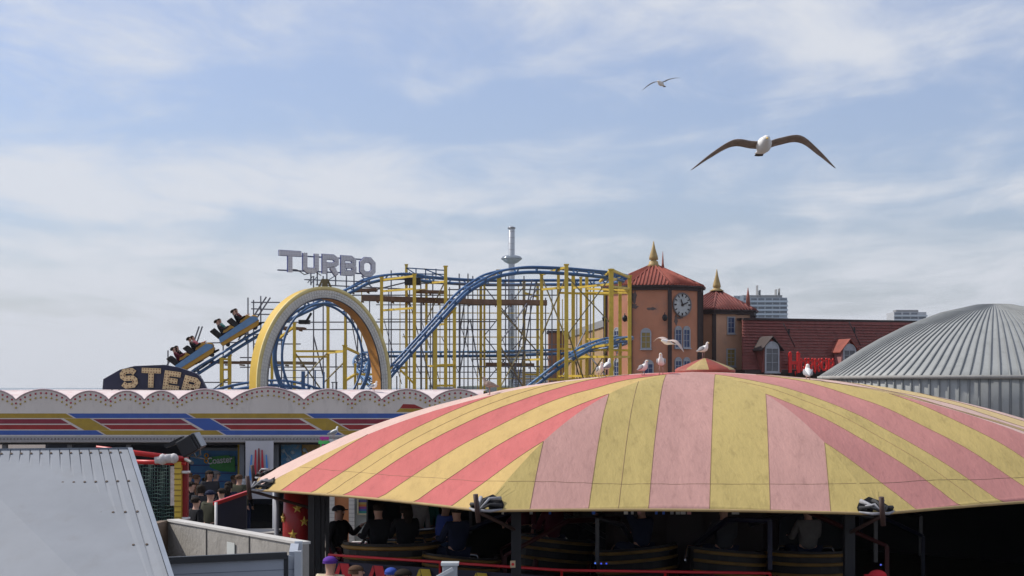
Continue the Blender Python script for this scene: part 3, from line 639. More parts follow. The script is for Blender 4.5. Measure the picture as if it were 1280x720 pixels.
m = MB(); t0 = archpt(math.pi/2-.03, -.02, .2); m.bar(t0-UP*.1, t0+UP*.30, .20); m.bar(t0-UP*.1+ua*.3, t0+UP*.3+ua*.1, .06); m.bar(t0-UP*.1-ua*.3, t0+UP*.3-ua*.1, .06)
o = m.build('sign_bracket', mat('bracket_brown', (.14,.11,.05), .6)); wparent(o, arch)

# TURBO letters
ts = empty('turbo_sign', t0+UP*.5, 'big silver grey block letters reading TURBO above the white and yellow arch', 'sign')
yt = R(40); ut = Vector((math.cos(yt), math.sin(yt), 0)); ntv = Vector((math.sin(yt), -math.cos(yt), 0))
lm, lb = mat('letter_silver', (.58,.58,.62), .45, .1, 6), mat('letter_blue_edge', (.08,.10,.30), .4)
bulbg = mat('grey_lamp', (.42,.42,.46), .25)
p0 = P(349, 340, 60.0)
def tsx(px, py):   # point on the sign plane seen at px,py
    return ray_plane(px, py, p0, ntv)
for ch, x0, x1, yt_, yb in (('T',349,377,312.5,339.6),('U',379,399,316,340.5),('R',403,424,317.8,342),('B',426.5,446,319.5,343.5),('O',450,470,321.5,345)):
    a, b, c = tsx(x0, yb), tsx(x1, yb+(x1-x0)*.03), tsx(x0, yt_); w_ = (Vector((b.x,b.y,0))-Vector((a.x,a.y,0))).length; h_ = c.z-a.z
    m = MB(); glyph(m, ch, w_, h_, .185, (a, ut, UP, -ntv), .03); o = m.build('letter', lm); wparent(o, ts)
    m = MB(); glyph(m, ch, w_, h_, .225, (a-ntv*.034, ut, UP, -ntv), .04); o2 = m.build('letter_return', lb); wparent(o2, o)
    m = MB()
    for pts_, cl_ in GLY[ch]:
        for (ax, ay), (bx, by) in list(zip(pts_, pts_[1:]))+([(pts_[-1], pts_[0])] if cl_ else []):
            ln = math.hypot((bx-ax)*w_, (by-ay)*h_); n_ = max(2, int(ln/.10))
            for k in range(n_):
                for off in (-.045, .045):
                    t = k/n_; q = a+ut*((ax+(bx-ax)*t)*w_)+UP*((ay+(by-ay)*t)*h_); dd = (ut*((bx-ax)*w_)+UP*((by-ay)*h_)).normalized(); q += dd.cross(ntv)*off
                    m.ball(q+ntv*.005, .022, 4)
    o2 = m.build('bulbs', bulbg); wparent(o2, o)
m = MB()
a, b = tsx(352, 337), tsx(468, 342); m.bar(a-ntv*.28, b-ntv*.28, .05); a, b = tsx(372, 319), tsx(462, 324); m.bar(a-ntv*.28, b-ntv*.28, .05)
for x in (394, 402, 414, 425, 448): a, b = tsx(x, 356), tsx(x, 335); m.bar(a-ntv*.3, b-ntv*.3, .045)
m.bar(tsx(386,349)-ntv*.3, tsx(470,352)-ntv*.3, .04); m.bar(tsx(390,353)-ntv*.3, tsx(396,345)-ntv*.3, .03); m.bar(tsx(394,354)-ntv*.3, tsx(401,346)-ntv*.3, .03); m.bar(tsx(412,352)-ntv*.3, tsx(428,342)-ntv*.3, .03)
o = m.build('support_frame', mat('sign_frame', (.10,.12,.18), .5)); wparent(o, ts)
m = MB(); m.path([tsx(365,336)-ntv*.2, tsx(374,337)-ntv*.15, tsx(384,343)-ntv*.2, tsx(397,339)-ntv*.2, tsx(405,344)-ntv*.2], .018, 5); o = m.build('cable', black); wparent(o, ts)

# STER sign on the station roof
sd_ = 47.0
ss = empty('arched_sign', P(190, 485, sd_), 'dark navy arched sign with cream bulb letters reading STER on the station roof', 'sign')
board = [(128,487),(129,474),(150,462),(168,457.5),(205,456),(222,459),(246,467),(252,474),(259,488)]
m = MB(); m.prism([P(x, y, sd_) for x, y in board], Vector((0, .2, 0))); o = m.build('board', mat('sign_navy', (.012,.014,.04), .4)); wparent(o, ss)
sl_c = mat('sign_cream', (.52,.40,.22), .5, .15, 6); sl_b = mat('sign_red_bulb', (.10,.012,.012), .3)
sc = sd_/F
for ch, x0, yb, w_, h_, ang in (('S',153,486,20,24,7),('T',177,484,23.5,24,-2),('E',204,486,19.5,23,-8),('R',226.5,491,20,22.5,-15)):
    a = P(x0, yb, sd_-.02); an = R(ang); ux = Vector((math.cos(an), 0, math.sin(an))); uz = Vector((-math.sin(an), 0, math.cos(an)))
    m = MB(); sw_ = .15
    glyph(m, ch, w_*sc, h_*sc, sw_, (a, ux, uz, Vector((0,-1,0))), .06); o = m.build('letter', sl_c); wparent(o, ss)
    m = MB()
    for pts_, cl_ in GLY[ch]:
        for (ax, ay), (bx, by) in list(zip(pts_, pts_[1:]))+([(pts_[-1], pts_[0])] if cl_ else []):
            ln = math.hypot((bx-ax)*w_*sc, (by-ay)*h_*sc); n_ = max(1, int(ln/.075))
            for k in range(n_):
                t = (k+.5)/n_; q = a+ux*((ax+(bx-ax)*t)*w_*sc)+uz*((ay+(by-ay)*t)*h_*sc); dd = (ux*((bx-ax)*w_)+uz*((by-ay)*h_)).normalized().cross(Vector((0,1,0)))*.042
                for sg in (-1, 1): m.ball(q+dd*sg+Vector((0,-.06,0)), .019, 6)
    o2 = m.build('bulbs', sl_b); wparent(o2, o)
m = MB()
for x in (140, 180, 225, 250): a = P(x, 470, sd_+.3); m.bar((a.x, a.y, fz(488)), a, .05); m.bar((a.x, a.y+.9, fz(488)), a, .04)
o = m.build('rear_strut', black); wparent(o, ss)

# ---------------------------------------------------------------- castle towers and the long tiled roof
stuc = mat('stucco_red', (.50,.215,.125), .85, .20, .5, dirt=.5, dcol=(.22,.17,.15)); stuc2 = mat('stucco_pink', (.54,.31,.20), .85, .2, .5, dirt=.4, dcol=(.25,.2,.17))
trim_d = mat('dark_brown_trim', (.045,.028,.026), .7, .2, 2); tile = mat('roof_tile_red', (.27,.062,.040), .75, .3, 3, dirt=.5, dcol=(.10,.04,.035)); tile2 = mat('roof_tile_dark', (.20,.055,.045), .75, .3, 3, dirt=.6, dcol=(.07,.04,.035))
wfr = mat('window_frame_grey', (.36,.37,.40), .6, .2, 5); wpb = mat('window_blue', (.03,.05,.14), .3, .2, 5, spec=.6); wpy = mat('window_yellow', (.30,.22,.06), .4, .2, 5); slate = mat('dark_slate', (.05,.045,.05), .7)
stone = mat('pale_stone', (.33,.32,.30), .85, .2, 3, dirt=.4)
def window(parent, frame, cx, cz, w, h, arched=True, pane=wpb, cols=2, rows=3):
    o0, ut_, un_ = frame   # frame origin (x=0,z=0), along-wall, outward normal
    def q(x, z, d=0): return o0+ut_*x+UP*z+un_*d
    fw = .09*min(1, w/.6)
    def outline(g, n=8):
        pts = [(-w/2-g, -h/2-g), (w/2+g, -h/2-g)]
        if arched: pts += [((w/2+g)*math.cos(a*math.pi/n), h/2-w/2*.6+(w/2+g)*math.sin(a*math.pi/n)*.95) for a in range(n+1)]
        else: pts += [(w/2+g, h/2+g), (-w/2-g, h/2+g)]
        return pts
    oi, oo = outline(0), outline(fw); m = MB(); nn = len(oi)
    for k in range(nn):
        j = (k+1) % nn; m.prism([q(cx+oi[k][0], cz+oi[k][1], .0), q(cx+oi[j][0], cz+oi[j][1], .0), q(cx+oo[j][0], cz+oo[j][1], .0), q(cx+oo[k][0], cz+oo[k][1], .0)], un_*.07)
    fr = m.build('window', wfr); wparent(fr, parent)
    m = MB(); m.prism([q(cx+x, cz+z, .005) for x, z in oi], un_*.012); p_ = m.build('pane', pane); wparent(p_, fr)
    m = MB()
    for k in range(1, cols): x = -w/2+w*k/cols; m.prism([q(cx+x-.014, cz-h/2, .018), q(cx+x+.014, cz-h/2, .018), q(cx+x+.014, cz+h/2-.05, .018), q(cx+x-.014, cz+h/2-.05, .018)], un_*.03)
    for k in range(1, rows): z = -h/2+h*k/rows; m.prism([q(cx-w/2, cz+z-.014, .018), q(cx+w/2, cz+z-.014, .018), q(cx+w/2, cz+z+.014, .018), q(cx-w/2, cz+z+.014, .018)], un_*.026)
    if arched: m.prism([q(cx+x, cz+z, .02) for x, z in [(w/2*math.cos(a*math.pi/8), h/2-w/2*.6+.02+(w/2)*math.sin(a*math.pi/8)*.9) for a in range(9)]], un_*.03)
    b_ = m.build('glazing_bars', wfr); wparent(b_, fr)
    m = MB(); m.prism([q(cx-w/2-fw*1.5, cz-h/2-fw-.06), q(cx+w/2+fw*1.5, cz-h/2-fw-.06), q(cx+w/2+fw*1.5, cz-h/2-fw), q(cx-w/2-fw*1.5, cz-h/2-fw)], un_*.14)
    s_ = m.build('sill', wfr); wparent(s_, fr); return fr
def ntower(name, c, Rr, a0, n, ze, apex, eave, label, cat, wallm, tm, fin, rh=0):
    root = empty(name, (c.x, c.y, 0), label, cat)
    cor = [Vector((c.x+Rr*math.sin(R(a0+360/n*k)), c.y-Rr*math.cos(R(a0+360/n*k)), 0)) for k in range(n)]
    m = MB(); m.prism(cor, UP*ze); o = m.build('wall', wallm); wparent(o, root)
    for p in cor:
        m = MB(); d = (p-c).normalized(); m.bar(p+d*.02, p+d*.02+UP*(ze-.04), .24); 
        o = m.build('corner_pilaster', trim_d); wparent(o, root)
    ec = [c+(p-c)*(eave/Rr) for p in cor]; ap = c+UP*apex
    m = MB(); m.prism([e+UP*(ze-.06) for e in ec], UP*.10); m.prism([c+(e-c)*.96+UP*(ze-.26) for e in ec], UP*.2); o = m.build('cornice', trim_d); wparent(o, root)
    m = MB()
    for k in range(n):
        a, b = ec[k]+UP*(ze+.045), ec[(k+1) % n]+UP*(ze+.045)
        m.add([a, b, ap], [(0,1,2)], 0)
        mid = (a+b)/2; L_ = (b-a).length; nr = int(L_/.21)
        for j in range(nr+1):
            u = -.5+(j+.0)/nr; s = 1-abs(u)*2
            p = a+(b-a)*(u+.5); q = p+(ap-mid)*s
            if s > .04: m.tube(p+UP*.01, q+UP*.01, .055, n=6, mi=0, cap=True)
        m.tube(a, ap, .075, n=6)
    o = m.build('roof', tm); wparent(o, root)
    m = MB(); x, y = c.x, c.y; m.lathe(fin, (x, y, 0), 12); o2 = m.build('finial', gold); wparent(o2, o)
    return root, cor, o
def zz(py, d): return CAMZ-(py-HY)/F*d
c1 = Vector(((817-640)/F*100, 100, 0)); ze = zz(357, 97)
t1, cor1, rf1 = ntower('clock_tower', c1, 3.12, -77, 8, ze, zz(330, 100), 3.42, 'large octagonal red stucco tower with a clock, tiled roof and gold spike', 'tower', stuc, tile,
    [(.5, zz(334,100)), (.30, zz(330,100)), (.28, zz(327,100)), (.16, zz(325.5,100)), (.29, zz(324.5,100)), (.27, zz(321,100)), (.12, zz(311,100)), (.02, zz(301.5,100))])
def face(cor, k, c):
    a, b = cor[k], cor[(k+1) % len(cor)]; mid = (a+b)/2; ut_ = (b-a).normalized(); un_ = (mid-c); un_.z = 0; un_.normalize(); return (Vector((mid.x, mid.y, 0)), ut_, un_)
def onface(fr, px, py):
    h = ray_plane(px, py, fr[0], fr[2]); return (h-fr[0]).dot(fr[1]), h.z
f0, f1, f2 = face(cor1, 0, c1), face(cor1, 1, c1), face(cor1, 2, c1)
def win(par, fr, px, py, w, h, **k): x, z = onface(fr, px, py); return window(par, fr, x, z, w, h, **k)
win(t1, f1, 807.5, 424, .50, 1.05, pane=wpy); win(t1, f1, 810.5, 464, .50, 1.1)
for x in (847.3, 857.8): win(t1, f2, x, 422, .44, 1.15, cols=2)
for x in (847.3, 857.8): win(t1, f2, x, 461, .44, 1.15, cols=2)
win(t1, f0, 771.5, 423, .42, 1.1); win(t1, f0, 771.5, 462, .42, 1.1)
x, z = onface(f2, 852, 381); cp = f2[0]+f2[1]*x+UP*z
clk = MB(); rr = .70
clk.prism([cp+f2[1]*(rr*math.cos(a*math.pi/16))+UP*(rr*math.sin(a*math.pi/16)) for a in range(32)], f2[2]*.06)
ck = clk.build('clock_face', mat('clock_grey', (.52,.53,.52), .8, .3, 2, dirt=.6, dcol=(.16,.15,.14))); wparent(ck, t1)
m = MB(); m.path([cp+f2[2]*.07+f2[1]*(rr*math.cos(a*math.pi/16))+UP*(rr*math.sin(a*math.pi/16)) for a in range(32)], .05, 6, closed=True); o = m.build('clock_rim', mat('clock_rim', (.22,.20,.20), .7)); wparent(o, ck)
m = MB()
for k in range(12):
    a = k*math.pi/6; dx = f2[1]*math.cos(a)+UP*math.sin(a); m.bar(cp+f2[2]*.075+dx*.50, cp+f2[2]*.075+dx*.64, .05 if k % 3 else .09)
o = m.build('hour_marks', trim_d); wparent(o, ck)
m = MB()
for a, l in ((20, .45), (110, .34)): dx = f2[1]*math.cos(R(a))+UP*math.sin(R(a)); m.bar(cp+f2[2]*.10-dx*.1, cp+f2[2]*.10+dx*l, .06)
m.tube(cp+f2[2]*.07, cp+f2[2]*.13, .08); o = m.build('clock_hands', trim_d); wparent(o, ck)
random.seed(5)   # patches of fallen stucco
def patch(fr, px, py, w, h, par, seed):
    random.seed(seed); x, z = onface(fr, px, py); q = fr[0]+fr[1]*x+UP*z; n = 14
    pts = [q+fr[1]*(w*math.cos(2*math.pi*k/n)*random.uniform(.55, 1.1))+UP*(h*math.sin(2*math.pi*k/n)*random.uniform(.5, 1.1)) for k in range(n)]
    m = MB(); m.prism(pts, fr[2]*.012); o = m.build('worn_patch', mat('bare_brick', (.15,.11,.10), .9, .4, 4, dirt=.5)); wparent(o, par)
patch(f1, 793, 372, .18, .5, t1, 1); patch(f1, 792, 383, .3, .2, t1, 2); patch(f1, 815, 386, .35, .12, t1, 3); patch(f2, 845, 399, .18, .4, t1, 4); patch(f2, 850, 397, .3, .1, t1, 9)
sp = MB(); q = P(828.5, 334, 102); sp.lathe([(.10, 0), (.07, .2), (.015, 1.0)], q, 8); sp.tube((q.x, q.y, 7), q, .1); o = sp.build('roof_spike', mat('terracotta', (.3,.1,.07), .7)); wparent(o, t1)
for px, py, k in ((757,398,0), (782,398,1), (832,397,2)):   # small lanterns on the pilasters
    m = MB(); p = P(px-1, py, 96.6 if k == 2 else 97.3); m.ball(p, .17, 8, sc=(1,1,1.3)); m.bar(p, p+Vector((.1, .5, 0)), .06); m.tube(p+UP*.15, p+UP*.32, .03); o = m.build('lantern', black); wparent(o, t1)
c2 = Vector(((896-640)/F*104, 104, 0)); ze2 = zz(388, 102)
t2, cor2, rf2 = ntower('small_tower', c2, 2.66, -71, 6, ze2, zz(362, 104), 2.98, 'smaller pink stucco tower with blue and yellow windows right of the clock tower', 'tower', stuc2, tile2,
    [(.5, zz(364,104)), (.26, zz(361,104)), (.2, zz(359.8,104)), (.27, zz(359,104)), (.25, zz(356,104)), (.1, zz(345,104)), (.02, zz(336.5,104))])
g1 = face(cor2, 1, c2)
win(t2, g1, 913.5, 406.5, .42, .95, arched=False); win(t2, g1, 913.5, 447, .5, 1.0, arched=False, pane=wpy, rows=4)
patch(g1, 925, 392, .5, .12, t2, 6); patch(g1, 893, 443, .14, .8, t2, 7); patch(g1, 915, 391, .3, .08, t2, 8)
sp = MB(); q = P(935, 385, 106.5); sp.lathe([(.17, 0), (.10, .8), (.02, 1.35)], q, 8); sp.tube((q.x, q.y, 7), q, .14); o = sp.build('roof_spike', MATS['terracotta']); wparent(o, t2)

# long mansard roof building
hr = empty('haunted_hotel', (P(1060, 470, 100).x, 101, 0), 'long building with a dark red tiled mansard roof and dormers right of the towers', 'building')
ea, eb = P(928, 461, 99.3), P(1330, 466, 108); ea.z = eb.z = 5.1
ra, rb = P(928, 399, 101.2), P(1330, 409, 110.5); ra.z = rb.z = 8.25
udir = (eb-ea).normalized(); hn = Vector((udir.y, -udir.x, 0)); tdir = (ra-ea).normalized()
m = MB(); m.prism([Vector((ea.x, ea.y, 0)), Vector((eb.x, eb.y, 0)), Vector((eb.x, eb.y, 5.1)), Vector((ea.x, ea.y, 5.1))], -hn*4); o = m.build('wall', trim_d); wparent(o, hr)
m = MB(); NR = 17; LN = (eb-ea).length; RH = (ra-ea).length
for r_ in range(NR):     # overlapping tile courses
    s0, s1 = r_/NR, (r_+1)/NR
    a, b = ea+tdir*RH*s0+hn*.09+UP*.002, eb+tdir*RH*s0+hn*.09+UP*.002; c_, d_ = eb+tdir*RH*s1+hn*.0, ea+tdir*RH*s1+hn*.0
    m.prism([a, b, c_, d_], -hn*.12)
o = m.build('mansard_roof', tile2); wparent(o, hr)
m = MB(); m.prism([ra+hn*.15, rb+hn*.15, rb-hn*3, ra-hn*3], UP*.14); m.prism([ea+hn*.3-UP*.25, eb+hn*.3-UP*.25, eb-hn*.1-UP*.25, ea-hn*.1-UP*.25], UP*.22); o = m.build('ridge_trim', trim_d); wparent(o, hr)
rpl = hn.copy()
for (px, py, big, lit) in ((960.5, 446, 1.12, 0), (1057, 449, 1.05, 1)):  # lit: this dormer's wall and roof colours carry the sunlight on it
    q = ray_plane(px, 465, ea+hn*.0, hn); q = q+hn*.42; wd, ht = 1.0*big, 1.9*big; base = Vector((q.x, q.y, zz(465.5, q.y)))
    un_ = (hn*.9+Vector((0,0,0))+udir*-.0).normalized(); ut_ = udir
    m = MB(); bk = -hn*1.7
    sh = [(-wd*.62, 0), (wd*.62, 0), (wd*.52, ht*.68), (0, ht*.98), (-wd*.52, ht*.68)]
    pl = [base+ut_*x+UP*z for x, z in sh]; m.prism(pl, bk); o = m.build('dormer', tile2 if not lit else mat('dormer_sunlit', (.36,.16,.15), .7, .2, 3)); wparent(o, hr)
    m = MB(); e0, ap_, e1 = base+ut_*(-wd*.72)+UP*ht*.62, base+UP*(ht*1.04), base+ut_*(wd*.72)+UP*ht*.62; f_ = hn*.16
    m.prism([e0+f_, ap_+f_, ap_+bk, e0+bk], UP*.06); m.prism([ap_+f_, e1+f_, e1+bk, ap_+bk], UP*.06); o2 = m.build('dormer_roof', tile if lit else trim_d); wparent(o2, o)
    window(o, (base, ut_, un_), 0, ht*.42, wd*.74, ht*.76, cols=2, rows=3, pane=mat('dormer_pane', (.12,.12,.13), .3, .3, 3))
for (x0, y0, x1, y1) in ((984,404,992,420), (1000,418,1010,424), (1063,410,1076,428)):
    pass
for i, (px, py) in enumerate(((986, 418), (1068, 416))):
    a = ray_plane(px, py, ea+hn*.1, hn); m = MB(); m.bar(a, a+UP*.35, .1); m.path([a+udir*(-.4)+UP*.7, a, a+udir*.45-UP*.8], .03, 4); o = m.build('roof_cable', black); wparent(o, hr)
# dripping red sign
hs = empty('horror_sign', ray_plane(1013, 466, ea+hn*.55, hn), 'bright red dripping letters reading HORROR on the dark tiled roof', 'sign')
rl_ = mat('sign_bright_red', (.62,.015,.012), .35, .15, 5); pl0 = ea+hn*.55
a0_ = ray_plane(985, 466, pl0, hn)
def hpx(px, py): return ray_plane(px, py, pl0, hn)
random.seed(11)
for ch, x0, x1, y0, y1, sw_ in (('H', 985, 999.5, 441, 466, .21), ('O', 999.5, 1008, 449, 464.5, .105), ('R', 1009, 1016.5, 449, 464.5, .105), ('R', 1017.5, 1024.5, 449.5, 464.5, .105), ('O', 1025.5, 1034, 449, 464.5, .105), ('R', 1035, 1042, 449.5, 464, .105)):
    a, b, c_ = hpx(x0, y1), hpx(x1, y1), hpx(x0, y0); m = MB(); w_, h_ = (b-a).length, c_.z-a.z
    glyph(m, ch, w_, h_, sw_, (Vector((a.x, a.y, b.z)), udir, UP, hn), .10)
    for k in range(4 if x1-x0 > 10 else 2):
        x = w_*random.uniform(.08, .95); z = random.choice((0, .05, h_*.3)); m.tube(Vector((a.x, a.y, b.z))+udir*x+UP*(z+.1)+hn*.06, Vector((a.x, a.y, b.z))+udir*x+UP*(z-random.uniform(.05, .2))+hn*.06, .05, .018, n=6)
    for x in (.15, .8): m.ball(Vector((a.x, a.y, b.z))+udir*w_*x+UP*(h_)+hn*.06, .085, 8)
    o = m.build('letter', rl_); wparent(o, hs)
m = MB(); m.bar(hpx(985, 467)-hn*.1, hpx(1044, 467)-hn*.1, .07)
for px in (990, 1013, 1038): q = hpx(px, 455)-hn*.05; m.bar(q, q-hn*.8, .05)
o = m.build('sign_rail', black); wparent(o, hs)
q = ray_plane(1075, 466, pl0, hn); m = MB(); glyph(m, 'H', .75, 1.25, .2, (Vector((q.x, q.y, zz(467, q.y))), udir, UP, hn), .1); m.ball(Vector((q.x, q.y, zz(467, q.y)))+udir*.1+UP*1.25+hn*.06, .1, 8)
m.bar(q-UP*.3, q-UP*.3-hn*.9, .05)
o = m.build('letter_top', rl_); tag(recenter(o), 'lone red letter tip showing on the tiled roof just left of the grey ribbed roof', 'sign')

# grey ribbed roof at the right
gr = empty('grey_pavilion', (P(1330, 480, 62).x, 62, 0), 'pavilion with a pale grey ribbed domed roof at the right edge', 'pavilion')
gc = Vector((P(1262, 480, 62).x, 64.0, 0)); gcm = mat('ribbed_grey', (.33,.34,.33), .6, .12, 1, dirt=.5, dcol=(.16,.17,.16)); gcd = mat('rib_seam_dark', (.20,.21,.21), .6, .15, 2)  # ribs a darker grey than the roof
RR = 6.85; prof = [(RR, zz(560,62)), (RR, zz(470.5,62)), (RR*.93, zz(461,62)), (RR*.86, zz(451,62)), (RR*.75, zz(435,62)), (RR*.65, zz(422,62)), (RR*.5, zz(405,62)), (RR*.3, zz(388,62)), (RR*.1, zz(378,62)), (.02, zz(376,62))]
m = MB(); m.lathe(prof, (gc.x, gc.y, 0), 64, smooth=True); o = m.build('domed_roof', gcm); wparent(o, gr)
m = MB()
for k in range(120):
    a = 2*math.pi*k/120; m.path([(gc.x+r_*math.cos(a), gc.y+r_*math.sin(a), z+.01) for r_, z in prof[:-1]], [.05, .05, .05, .05, .045, .04, .035, .025, .012], 4)
o2 = m.build('ribs', gcd); wparent(o2, o)
m = MB(); m.lathe([(RR+.02, zz(474,62)), (RR+.10, zz(474,62)), (RR+.10, zz(470,62)), (RR+.02, zz(469.6,62))], (gc.x, gc.y, 0), 64); o2 = m.build('eave_band', stone); wparent(o2, o)
m = MB(); m.lathe([(RR-.5, 0), (RR-.5, zz(474,62))], (gc.x, gc.y, 0), 40); o = m.build('wall', trim_d); wparent(o, gr)
for k in range(36):
    a = 2*math.pi*k/36; dx = Vector((math.cos(a), math.sin(a), 0)); sx_ = Vector((-dx.y, dx.x, 0)); q = gc+dx*(RR-.48)
    m = MB(); m.obox(q, sx_, dx, UP, (-.06,-.02,0), (.06,.10,zz(474,62))); o = m.build('wall_post', mat('pavilion_post', (.35,.33,.30), .7)); wparent(o, gr)
    m = MB(); m.obox(q, sx_, dx, UP, (.10,0,.3), (.10+.92,.03,1.1)); m = MB(); m.obox(q, sx_, dx, UP, (.10,0,2.9), (.10+.92,.04,3.55)); o = m.build('wall_panel', mat('pavilion_panel_%d' % (k % 3), ((.30,.05,.05), (.42,.36,.22), (.06,.12,.28))[k % 3], .6, dirt=.4)); wparent(o, gr)

# tan building behind the coaster
tb = empty('tan_building', (5, 108, 0), 'tan walled building with a sloping grey parapet behind the coaster posts', 'building')
a, b = Vector((P(757,400,100).x, 100.5, 0)), Vector((P(703,419,131).x, 131, 0)); tz = zz(399, 100)
wl = mat('tan_wall', (.36,.23,.12), .85, .15, .4, dirt=.3, lines=(0, .45, .08, (.24,.15,.08)))
m = MB(); m.prism([a, b, b+UP*(tz-.45), a+UP*(tz-.45)], Vector((5.5, 3.5, 0))); o = m.build('wall', wl); wparent(o, tb)
m = MB(); m.prism([a+UP*(tz-.45)+Vector((-.1,-.05,0)), b+UP*(tz-.45)+Vector((-.1,-.05,0)), b+UP*tz+Vector((-.1,-.05,0)), a+UP*tz+Vector((-.1,-.05,0))], Vector((5.6, 3.5, 0))); o = m.build('parapet', mat('parapet_grey', (.22,.22,.22), .8)); wparent(o, tb)
bb = empty('brown_kiosk', (P(695, 480, 110).x, 110, 0), 'brown vertically boarded hut with a flat roof and thin rail behind the coaster', 'hut')
m = MB(); p0_, p1_ = P(686, 416, 110), P(707, 416, 110); m.box((p0_.x, 110, 0), (p1_.x, 113, p0_.z)); o = m.build('wall', mat('brown_boards', (.25,.13,.08), .8, .2, 1, lines=(0, .30, .18, (.12,.06,.04)))); wparent(o, bb)
m = MB(); m.box((p0_.x-.1, 109.9, p0_.z), (p1_.x+.1, 113.1, p0_.z+.15)); o = m.build('roof', slate); wparent(o, bb)
m = MB(); m.bar(P(685, 412, 109.9), P(708, 411, 109.9), .06)
for x in (686, 697, 707): m.bar(P(x, 416, 109.9), P(x, 411, 109.9), .05)
o = m.build('rail', scaff); wparent(o, bb)

# observation tower and far blocks
D = 1600
it = empty('observation_tower', (P(639.5, 480, D).x, D, 2), 'slim silvery observation mast with a round glass pod, far away on the shore', 'tower')
mast = mat('mast_metal', (.33,.35,.38), .4, .15, .05, metal=.3, lines=(2, 6, .12, (.2,.2,.22))); x = P(639.5, 480, D).x
m = MB(); m.lathe([(3.1, 2), (3.1, zz(284, D)), (1.6, zz(283, D))], (x, D, 0), 20); o = m.build('mast', mast); wparent(o, it)
m = MB(); zp = zz(323.5, D); m.lathe([(3.3, zp-5.2), (6.5, zp-3.6), (10.0, zp-.8), (10.4, zp+.4), (9.2, zp+2.2), (5.2, zp+3.4), (3.3, zp+3.8)], (x, D, 0), 28); o = m.build('glass_pod', mat('pod_glass', (.22,.26,.30), .15, .2, .1, metal=.4)); wparent(o, it)
m = MB(); m.lathe([(10.3, zp-.6), (10.7, zp-.2), (10.7, zp+.4), (10.3, zp+.7)], (x, D, 0), 28); o2 = m.build('pod_band', mat('pod_band', (.12,.14,.16), .4)); wparent(o2, o)
m = MB(); m.lathe([(3.2, zz(286, D)), (3.8, zz(286, D)), (3.8, zz(284.4, D)), (3.2, zz(284.4, D))], (x, D, 0), 16); o2 = m.build('top_collar', slate); wparent(o2, it)
def block(name, px0, px1, top, d, dep, floors, colr, wincol, label, cat='apartment block', roofbits=(), balc=True):
    a, b = P(px0, top, d), P(px1, top, d); root = empty(name, ((a.x+b.x)/2, d, 2), label, cat)
    m = MB(); m.box((a.x, d, -8), (b.x, d+dep, a.z)); o = m.build('wall', mat(name+'_wall'+str(int(px0)), colr, .8, .08, .05)); wparent(o, root)
    fh = (a.z-2)/floors; nc = max(3, int((b.x-a.x)/4.2)); cw = (b.x-a.x)/nc; gl = mat('far_window_'+str(int(px0)), wincol, .3, .35, .15)
    random.seed(int(px0))
    m = MB()
    for f_ in range(floors):
        z0 = 2+fh*f_+fh*.36; z1 = 2+fh*f_+fh*.86
        for c in range(nc):
            r0 = random.uniform(.04, .12); 
            if random.random() < .93: m.box((a.x+cw*(c+r0), d-.25, z0), (a.x+cw*(c+1-r0), d-.05, z1), 0)
    o2 = m.build('windows', gl); wparent(o2, o)
    if balc:
        m = MB()
        for f_ in range(floors): m.box((a.x-.3, d-1.3, 2+fh*f_-.2), (b.x+.3, d-.3, 2+fh*f_+fh*.3))
        o2 = m.build('balcony_bands', mat('far_white_'+str(int(px0)), tuple(min(.75, c*1.35) for c in colr), .7)); wparent(o2, o)
    for (x0, x1, z1) in roofbits:
        m = MB(); p, q = P(x0, z1, d), P(x1, z1, d); m.box((p.x, d+dep*.2, a.z), (q.x, d+dep*.6, p.z)); o2 = m.build('roof_mast' if x1-x0 < 2 else 'roof_house', MATS['parapet_grey']); wparent(o2, root)
    return root
block('tower_block', 928.5, 984, 372, 950, 16, 21, (.36,.39,.43), (.10,.12,.15), 'pale grey high rise block with antennas behind the small tower', roofbits=((929, 979, 368.5), (948.0, 948.6, 356), (951, 952, 362), (971.6, 972.2, 361), (975.6, 976.3, 360)))
block('white_block', 917, 929.5, 369.5, 940, 12, 20, (.55,.56,.57), (.2,.22,.25), 'bright white corner of a high rise beside the grey block', balc=False)
block('white_tower_block', 1117.5, 1158, 390, 900, 18, 18, (.42,.42,.43), (.12,.13,.16), 'white banded tower block at the right beyond the tiled roof', roofbits=((1122, 1150, 387),))
block('seafront_hotel', 642, 656, 462, 1500, 20, 7, (.26,.28,.36), (.08,.09,.14), 'blue grey seafront hotel at the foot of the observation mast', balc=True)
block('seafront_terrace', 656.5, 672, 466, 1520, 20, 5, (.48,.48,.48), (.2,.22,.25), 'white seafront terrace right of the blue grey hotel')
block('seafront_hotel', 673, 697, 458, 1480, 20, 8, (.42,.40,.38), (.15,.16,.2), 'pale stone seafront block seen through the coaster posts')
block('seafront_kiosk', 536, 548, 481.5, 1400, 12, 2, (.5,.5,.48), (.3,.3,.3), 'low pale seafront building seen left of the grey cabinet', 'building', balc=False)

